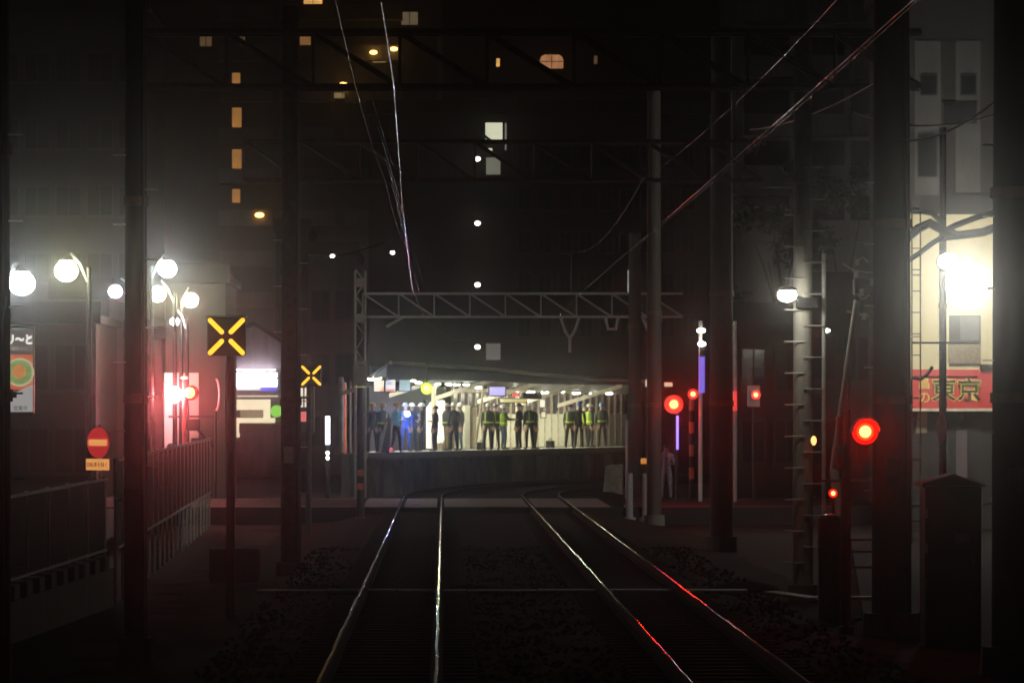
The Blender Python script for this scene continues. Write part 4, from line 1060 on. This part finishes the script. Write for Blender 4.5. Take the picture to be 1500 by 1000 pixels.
pbx = build('signal_box', MB().box((0,0,0), (.36,.2,.62)), M['offwhite'], None, P(1104,580,120.3), bevel=.02); tag(pbx, 'pale box behind the dim red lamp', 'box')
post_for(1104, 120.5, PZ(585,120.5), .04, 'post under the pale box')
rb = build('red_wash_bar', MB().bar((0,0,-.28), (0,0,.28), .07, n=10), emat('red_bar_glow', (1,.008,.006), .9, False), None, P(1076,587,118)); tag(rb, 'upright glowing bar painting red light on the slim post right of the mast', 'lamp')  # bar glows to paint the red lit stretch of the post
post_for(1077, 118.2, PZ(470,118.2), .05, 'slim post carrying the glowing red stretch', 'steel')
# striped crossing post and blue lamps
sp2 = thing('striped_post', 'slim post with orange stripes below the smaller red lamp', 'post', (PX(1013,122.2), 122.2, -.03))
for k in range(9):
    build('stripe', MB().bar((0,0,.25+k*.34), (0,0,.25+k*.34+.335), .075, n=12), M['reflector'] if k % 2 else M['black'], sp2)
build('base', MB().bar((0,0,0), (0,0,.25), .09, n=12), M['black'], sp2)
bl = thing('blue_lamp', 'thin upright blue light strip under the bright red lamp', 'lamp', P(992,634,119.2))
build('tube', MB().bar((0,-.13,-.48), (0,-.13,.5), .035, n=10), emat('blue_tube', (.2,.13,1), 2.6), bl, smooth=True)
bl2 = thing('blue_lamp', 'glowing strip painting the blue wash high on the white pole', 'lamp', P(1028,545,118.8))
build('tube', MB().bar((0,0,-.6), (0,0,.45), .09, n=10), emat('blue_wash_glow', (.17,.12,1), .7), bl2, smooth=True)  # emissive sleeve paints the blue light falling on the white pole
build('lamp_head', MB().ball((0,0,.82), (.12,.1,.07), 10, 6), LM['tiny'], bl2, smooth=True)
build('bracket', MB().box((0,.08,.6), (.1,.1,.3)), M['dark'], bl2)
tl = build('tiny_lamp', MB().ball((0,0,0), (.13,.1,.07), 10, 6), LM['tiny'], None, P(1027,484,119), smooth=True); tag(tl, 'small white lamp at the very top of the white pole', 'lamp')
for px, py, lb in ((1212,484,'small twin lamp between ladder pole and leaning pole'),(487,375,'tiny white lamp at the left end of the span wire'),(575,370,'tiny white lamp hanging left of the glittering wire')):
    Y = {1212:75, 487:92, 575:92}[px]
    tl = build('tiny_lamp', MB().ball((0,0,0), (.05,.05,.035), 10, 6), LM['tiny'], None, P(px, py, Y), smooth=True); tag(tl, lb, 'lamp', 'tiny white lamps')
ol = build('tiny_lamp', MB().ball((0,0,0), (.045,.04,.075), 10, 6), emat('amber_bulb', (1,.5,.15), 2), None, P(1192,645,64), smooth=True); tag(ol, 'tiny amber bulb on the pale pole with rungs', 'lamp', 'tiny white lamps')
# signs and equipment right of the track
ob = build('marker_lamp', MB().box((0,0,0), (.26,.1,.16)), emat('amber_marker', (1,.4,.05), .5, False), None, P(945,675,122)); tag(ob, 'dull orange marker lamp low beside the platform end', 'marker')
ob = build('marker_lamp', MB().box((0,0,0), (.1,.1,.16)), emat('pink_marker', (1,.35,.25), .5, False), None, P(960,673,122)); tag(ob, 'small pinkish marker lamp beside the orange one', 'marker')
for px in (945, 960): post_for(px, 122.1, PZ(672,122.1), .03, 'short stake under the %s marker lamp' % ('orange' if px == 945 else 'pinkish'))
cw = build('concrete_block', MB().add([(-.33,-.3,0),(.36,-.3,0),(.36,.3,0),(-.33,.3,0),(-.2,-.25,1.0),(.36,-.25,1.08),(.36,.25,1.08),(-.2,.25,1.0)], [(0,1,2,3),(4,5,6,7),(0,1,5,4),(1,2,6,5),(2,3,7,6),(3,0,4,7)]), mat('pale_concrete', (.5,.48,.4), .8), None, (PX(897,140), 140, -.3), bevel=.04); tag(cw, 'pale sloped concrete block at the right foot of the platform', 'concrete block')
wt = post_for(919, 126, PZ(615,126), .06, 'white marker post right of the platform wall', 'white', 'marker_post')
for k, px in enumerate((922, 946)):
    post_for(px, 111.4, PZ(693,111.4), .1, ('left','right')[k] + ' stubby pinkish bollard at the right side of the crossing', 'palecloth', 'bollard', 'bollard')
# black rounded post with pale cap
bp_ = thing('relay_post', 'black rounded post with a pale cap beside the ladder pole', 'post', (PX(1215,58.5), 58.5, -.5))
hz = PZ(760,58.5)+.5
build('body', MB().bar((0,0,0), (0,0,hz), .16, .17, 20).ball((0,0,hz), (.17,.17,.05), 20, 4, z0=0, z1=.98), M['black'], bp_, smooth=True)
build('cap', MB().ball((0,0,hz+.02), (.15,.15,.06), 18, 4, z0=0, z1=.98), M['porc'], bp_, smooth=True)
# cabinet with pitched lid
cbn = thing('relay_cabinet', 'large black trackside cabinet with a shallow pitched lid', 'cabinet', (PX(1392,54), 54, -.5))
hz = PZ(712,54)+.5
build('body', MB().box((0,0,hz/2), (.74,.6,hz)), M['black'], cbn, bevel=.01)
build('lid', MB().plate([(-.41,hz),(.41,hz),(.41,hz+.03),(.0,hz+.17),(-.41,hz+.05)], -.38, .38), M['black'], cbn)
build('door', MB().box((-.02,-.31,hz/2), (.66,.02,hz-.2)), M['dark'], cbn)
for z_ in (.35,.8,1.25,1.7): build('hinge', MB().bar((-.35,-.325,z_), (-.35,-.325,z_+.12), .014, n=6), M['steel'], cbn)
for z_ in range(5): build('vent_slat', MB().box((-.02,-.326,hz-.34-z_*.05), (.3,.016,.022)), M['black'], cbn)
build('label_plate', MB().box((.12,-.325,hz*.68), (.2,.01,.12)), M['offwhite'], cbn)
build('handle', MB().box((.25,-.335,hz*.55), (.03,.03,.16)), M['steel'], cbn)
build('lid_edge', MB().box((.02,-.385,hz+.012), (.8,.012,.024)), M['steel'], cbn)
# low step frame lit red
sf = thing('step_ladder', 'low step ladder with red lit rungs under the largest red lamp', 'step ladder', (PX(1258,59.4), 59.4, -.5))
for dx in (-.24, .24): build('stile', MB().bar((dx,0,0), (dx,0,PZ(700,59.4)+.5), .025, n=8), M['rust'], sf)
for py in (703, 790, 807, 830): build('rung', MB().bar((-.24,-.02,PZ(py,59.4)+.5), (.24,-.02,PZ(py,59.4)+.5), .018, n=8), M['steel'], sf)
pbar = build('push_bar', MB().box((0,0,0), (.5,.08,.03)), M['rust'], None, P(1226,704,59.6)); tag(pbar, 'short flat bar above the tiny red lamp', 'bar')
bar2 = build('red_reflection_bar', MB().bar(P(1230,610,60.4), P(1231,650,60.4), .06, .05).bar(P(1231,664,60.4), P(1228,690,60.4), .06, .02), mat('red_reflection_paint', (.55,.1,.08), .4)); tag(bar2, 'painted red reflection left of the largest red lamp', 'bracket')  # red reflection put in as a coloured shape
cbx = build('trackside_bin', MB().box((0,0,.3), (.9,.5,.6)), M['darkcon'], None, (PX(345,72), 72, -.4), bevel=.03); tag(cbx, 'low dark concrete box at the foot of the large yellow cross post', 'box')

# ================================================================== FAR BUILDINGS
Yh = 300; qh = Yh/F
hb = building('high_rise', 'dark residential tower with a column of orange balconies', PX(150,Yh), PX(640,Yh), Yh, 16, 44, 'walldark', floors=0)
xh = Vector(hb.location).x
ow = EW('orange_window', (1,.43,.1), .32, .3, (1.2,1,.6)); ow2 = EW('bright_orange_window', (1,.5,.14), .9, .4, (2,1,2)); ow3 = EW('faint_orange_window', (1,.55,.25), .10, .3, (2,1,2))
def lit_window(t, xb, Y, px0, px1, py0, py1, m_, base=.5, off=0., mull=True):
    q = Y/F; x = PX((px0+px1)/2, Y)-xb; z = PZ((py0+py1)/2, Y)+base; W = (px1-px0)*q; H = (py1-py0)*q
    f = MB(); y = -.06-off
    for sx in (-1, 1): f.box((sx*(W/2+.04),y,0), (.08,.12,H+.16))
    for sz in (-1, 1): f.box((0,y,sz*(H/2+.04)), (W,.12,.08))
    if mull: f.box((0,y-.0,0), (.05,.08,H))
    w_ = build('window', f, M['frame'], t, (x, 0, z)); build('pane', MB().box((0,-.02-off,0), (W,.04,H)), m_, w_)
    return w_
for (y0, y1) in ((107,125),(158,187),(219,248),(277,297)):
    lit_window(hb, xh, Yh, 340, 354 if y1-y0 > 20 else 352, y0, y1, ow, mull=False)
slabm = None
for j in range(11):
    z = 3.0*j+1.2
    for i, (a, b) in enumerate(((322,400),(410,490),(505,590))):
        if slabm is None or (b-a) != 78:
            o = build('balcony', MB().box((0,-.6,0), ((b-a)*qh,1.2,.22)).box((0,-1.15,.55), ((b-a)*qh,.1,.9)), M['wallgrey'], hb)
            if (b-a) == 78: slabm = o.data
        else: o = link('balcony', slabm, hb)
        o.location = (PX((a+b)/2,Yh)-xh, 0, z+.5)
for (a, b, c_, d, m_) in ((228,236,52,68,ow3),(293,310,52,68,ow3),(352,359,48,70,ow3),(421,455,51,68,EW('dim_orange_window', (1,.45,.15), .22)),(445,472,0,11,ow2),(588,612,18,37,EW('tan_window', (.7,.5,.3), .16)),(546,565,78,92,EW('yellow_window', (1,.7,.3), .35)),(488,516,136,144,EW('tan_window_low', (.8,.6,.3), .2))):
    lit_window(hb, xh, Yh, a, b, c_, d, m_, off=.0)
for (px, py, rx, lb) in ((503,124,.22,'orange lamp glowing on a tower balcony'),(380,315,.24,'orange lamp low on the tower left of the masts'),(547,77,.2,'orange lamp strip beside the tower top corner'),(577,72,.2,'orange lamp at the top of the tower stairs')):
    o = build('balcony_lamp', MB().ball((0,0,0), (rx*1.4,.2,rx*.75), 12, 6), LM['orange'], None, P(px, py, Yh-1.5), smooth=True); tag(o, lb, 'lamp', 'orange lamps on the tower')
hb2 = building('high_rise', 'dark tower behind the middle with one arched orange window', PX(648,320), PX(1075,320), 320, 16, 46, 'walldark', floors=0)
xh2 = Vector(hb2.location).x
aw = EW('arched_window_glow', (1,.45,.2), .42, .3, (4,1,1))
q = 320/F
w_ = build('window', MB().box((0,-.06,0), (.06,.12,18*q)).box((0,-.06,.0), (33*q,.12,.05)), M['frame'], hb2, (PX(808,320)-xh2, 0, PZ(90.5,320)+.5))
W, H = 34*q, 20*q
build('pane', MB().plate([(-W/2,-H/2),(W/2,-H/2),(W/2,H*.15),(W*.42,H*.4),(W*.3,H/2),(-W*.3,H/2),(-W*.44,H*.38),(-W/2,H*.1)], -.04, -.005), aw, w_)
lit_window(hb2, xh2, 320, 727, 732, 86, 98, ow2, mull=False); lit_window(hb2, xh2, 320, 870, 875, 82, 94, ow3, mull=False)
lit_window(hb2, xh2, 320, 1071, 1074, 92, 102, EW('white_slit', (.8,.85,.85), .25), mull=False)
# stair block
Yq = 195
sb = building('stair_block', 'dark block with an open lit stairwell above the station', PX(540,Yq), PX(1040,Yq), Yq, 9, PZ(168,Yq), 'walldark', floors=0)
xs_ = Vector(sb.location).x; q = Yq/F
sw = EW('stairwell_glow', (1,1,.72), .72, .12, (1,1,.8)); sw2 = EW('stairwell_glow_low', (1,1,.75), .13, .12, (1,1,.8))
w_ = lit_window(sb, xs_, Yq, 711, 736, 180, 221, sw, mull=False)
build('stair_flight', MB().bar((-.75,-.2,.25), (.42,-.2,-.62), .07, n=6), M['black'], w_)
build('glazed_slit', MB().box((.56,-.1,0), (.08,.03,1.3)), EW('slit_glow', (.8,.8,.75), .2), w_)
w2 = lit_window(sb, xs_, Yq, 712, 733, 231, 256, sw2, mull=False)
build('stair_landing', MB().box((0,-.2,.95), (1.1,.2,.22)).box((.2,-.2,.7), (.5,.2,.3)), M['black'], w2)
for k, py in enumerate((233, 327, 417, 508)):
    o = build('stair_lamp', MB().ball((0,0,0), (.14,.1,.11), 12, 6), LM['stair'], None, P(699.5, py, Yq-1.3), smooth=True)
    tag(o, ('top','upper middle','lower middle','bottom')[k] + ' white lamp in the vertical row of stair lamps', 'lamp', 'stair lamps')
lit_window(sb, xs_, Yq, 919, 937, 396, 428, EW('pale_window', (.9,.95,.9), .3, .4, (3,1,3)))
lit_window(sb, xs_, Yq, 712, 733, 503, 527, EW('dull_panel', (.5,.45,.42), .16), mull=False)
lit_window(sb, xs_, Yq, 945, 960, 556, 566, EW('warm_small_window', (1,.75,.5), .8), mull=False); lit_window(sb, xs_, Yq, 973, 985, 560, 566, EW('warm_small_window_b', (1,.75,.5), .7), mull=False)
for j in range(5):
    for i in range(9):
        px = 760+i*30; py = 215+j*62
        if abs(px-928) < 24 and j == 3: continue
        w_ = None
        if j == 0 and i == 0:
            proto = lit_window(sb, xs_, Yq, px, px+17, py, py+30, M['glass'])
        else:
            w_ = link('window', proto.data, sb, (PX(px+8.5,Yq)-xs_, 0, PZ(py+15,Yq)+.5)); link('pane', proto.children[0].data, w_)
# trees at right
def tree(px, Y, h, wd, label):
    t = thing('tree', label, 'tree', (PX(px, Y), Y, -.5), group='dark trees at right')
    tr = MB().tube([(0,0,0),(.05,0,h*.3),(-.05,.05,h*.6)], [.16,.12,.07], 8)
    for k in range(6):
        a = k*1.05; tr.tube([(0,0,h*(.3+.05*k)),(math.cos(a)*wd*.3,math.sin(a)*wd*.3,h*(.55+.05*k))], [.06,.02], 6)
    build('trunk', tr, M['bark'], t)
    cr = MB()
    cl = [(Vector((random.uniform(-.5,.5)*wd, random.uniform(-.5,.5)*wd, h*random.uniform(.5,1))), random.uniform(.35,.75)) for _ in range(16)]
    for k in range(1500):
        c, r = random.choice(cl)
        d = Vector((random.gauss(0,1), random.gauss(0,1), random.gauss(0,1))).normalized()*r*random.random()**.4
        a, b = Vector((random.uniform(-1,1), random.uniform(-1,1), random.uniform(-1,1))).normalized()*.14, Vector((random.uniform(-1,1), random.uniform(-1,1), random.uniform(-1,1))).normalized()*.09
        p = c+d; cr.add([p-a, p-b, p+a, p+b], [(0,1,2,3)])
    build('crown', cr, M['leaf'], t)
tree(1150, 150, 13.2, 3.6, 'dark tree before the grey panelled block, left one')
tree(1235, 146, 12.4, 3.4, 'dark tree before the grey panelled block, right one')

# ================================================================== HAZE (closed box round everything, sky outside)
hz_ = MB().box((0,300,28.5), (1260,1260,60))
ho = build('haze', hz_, [], None); ho['kind'] = 'stuff'
hm = bpy.data.materials.new('haze_air'); hm.use_nodes = True
n = hm.node_tree; n.nodes.clear()
pv = n.nodes.new('ShaderNodeVolumePrincipled'); pv.inputs['Color'].default_value = (.9,.9,.88,1); pv.inputs['Density'].default_value = .0010; pv.inputs['Anisotropy'].default_value = .981
om = n.nodes.new('ShaderNodeOutputMaterial'); n.links.new(pv.outputs[0], om.inputs['Volume'])
ho.data.materials.append(hm)
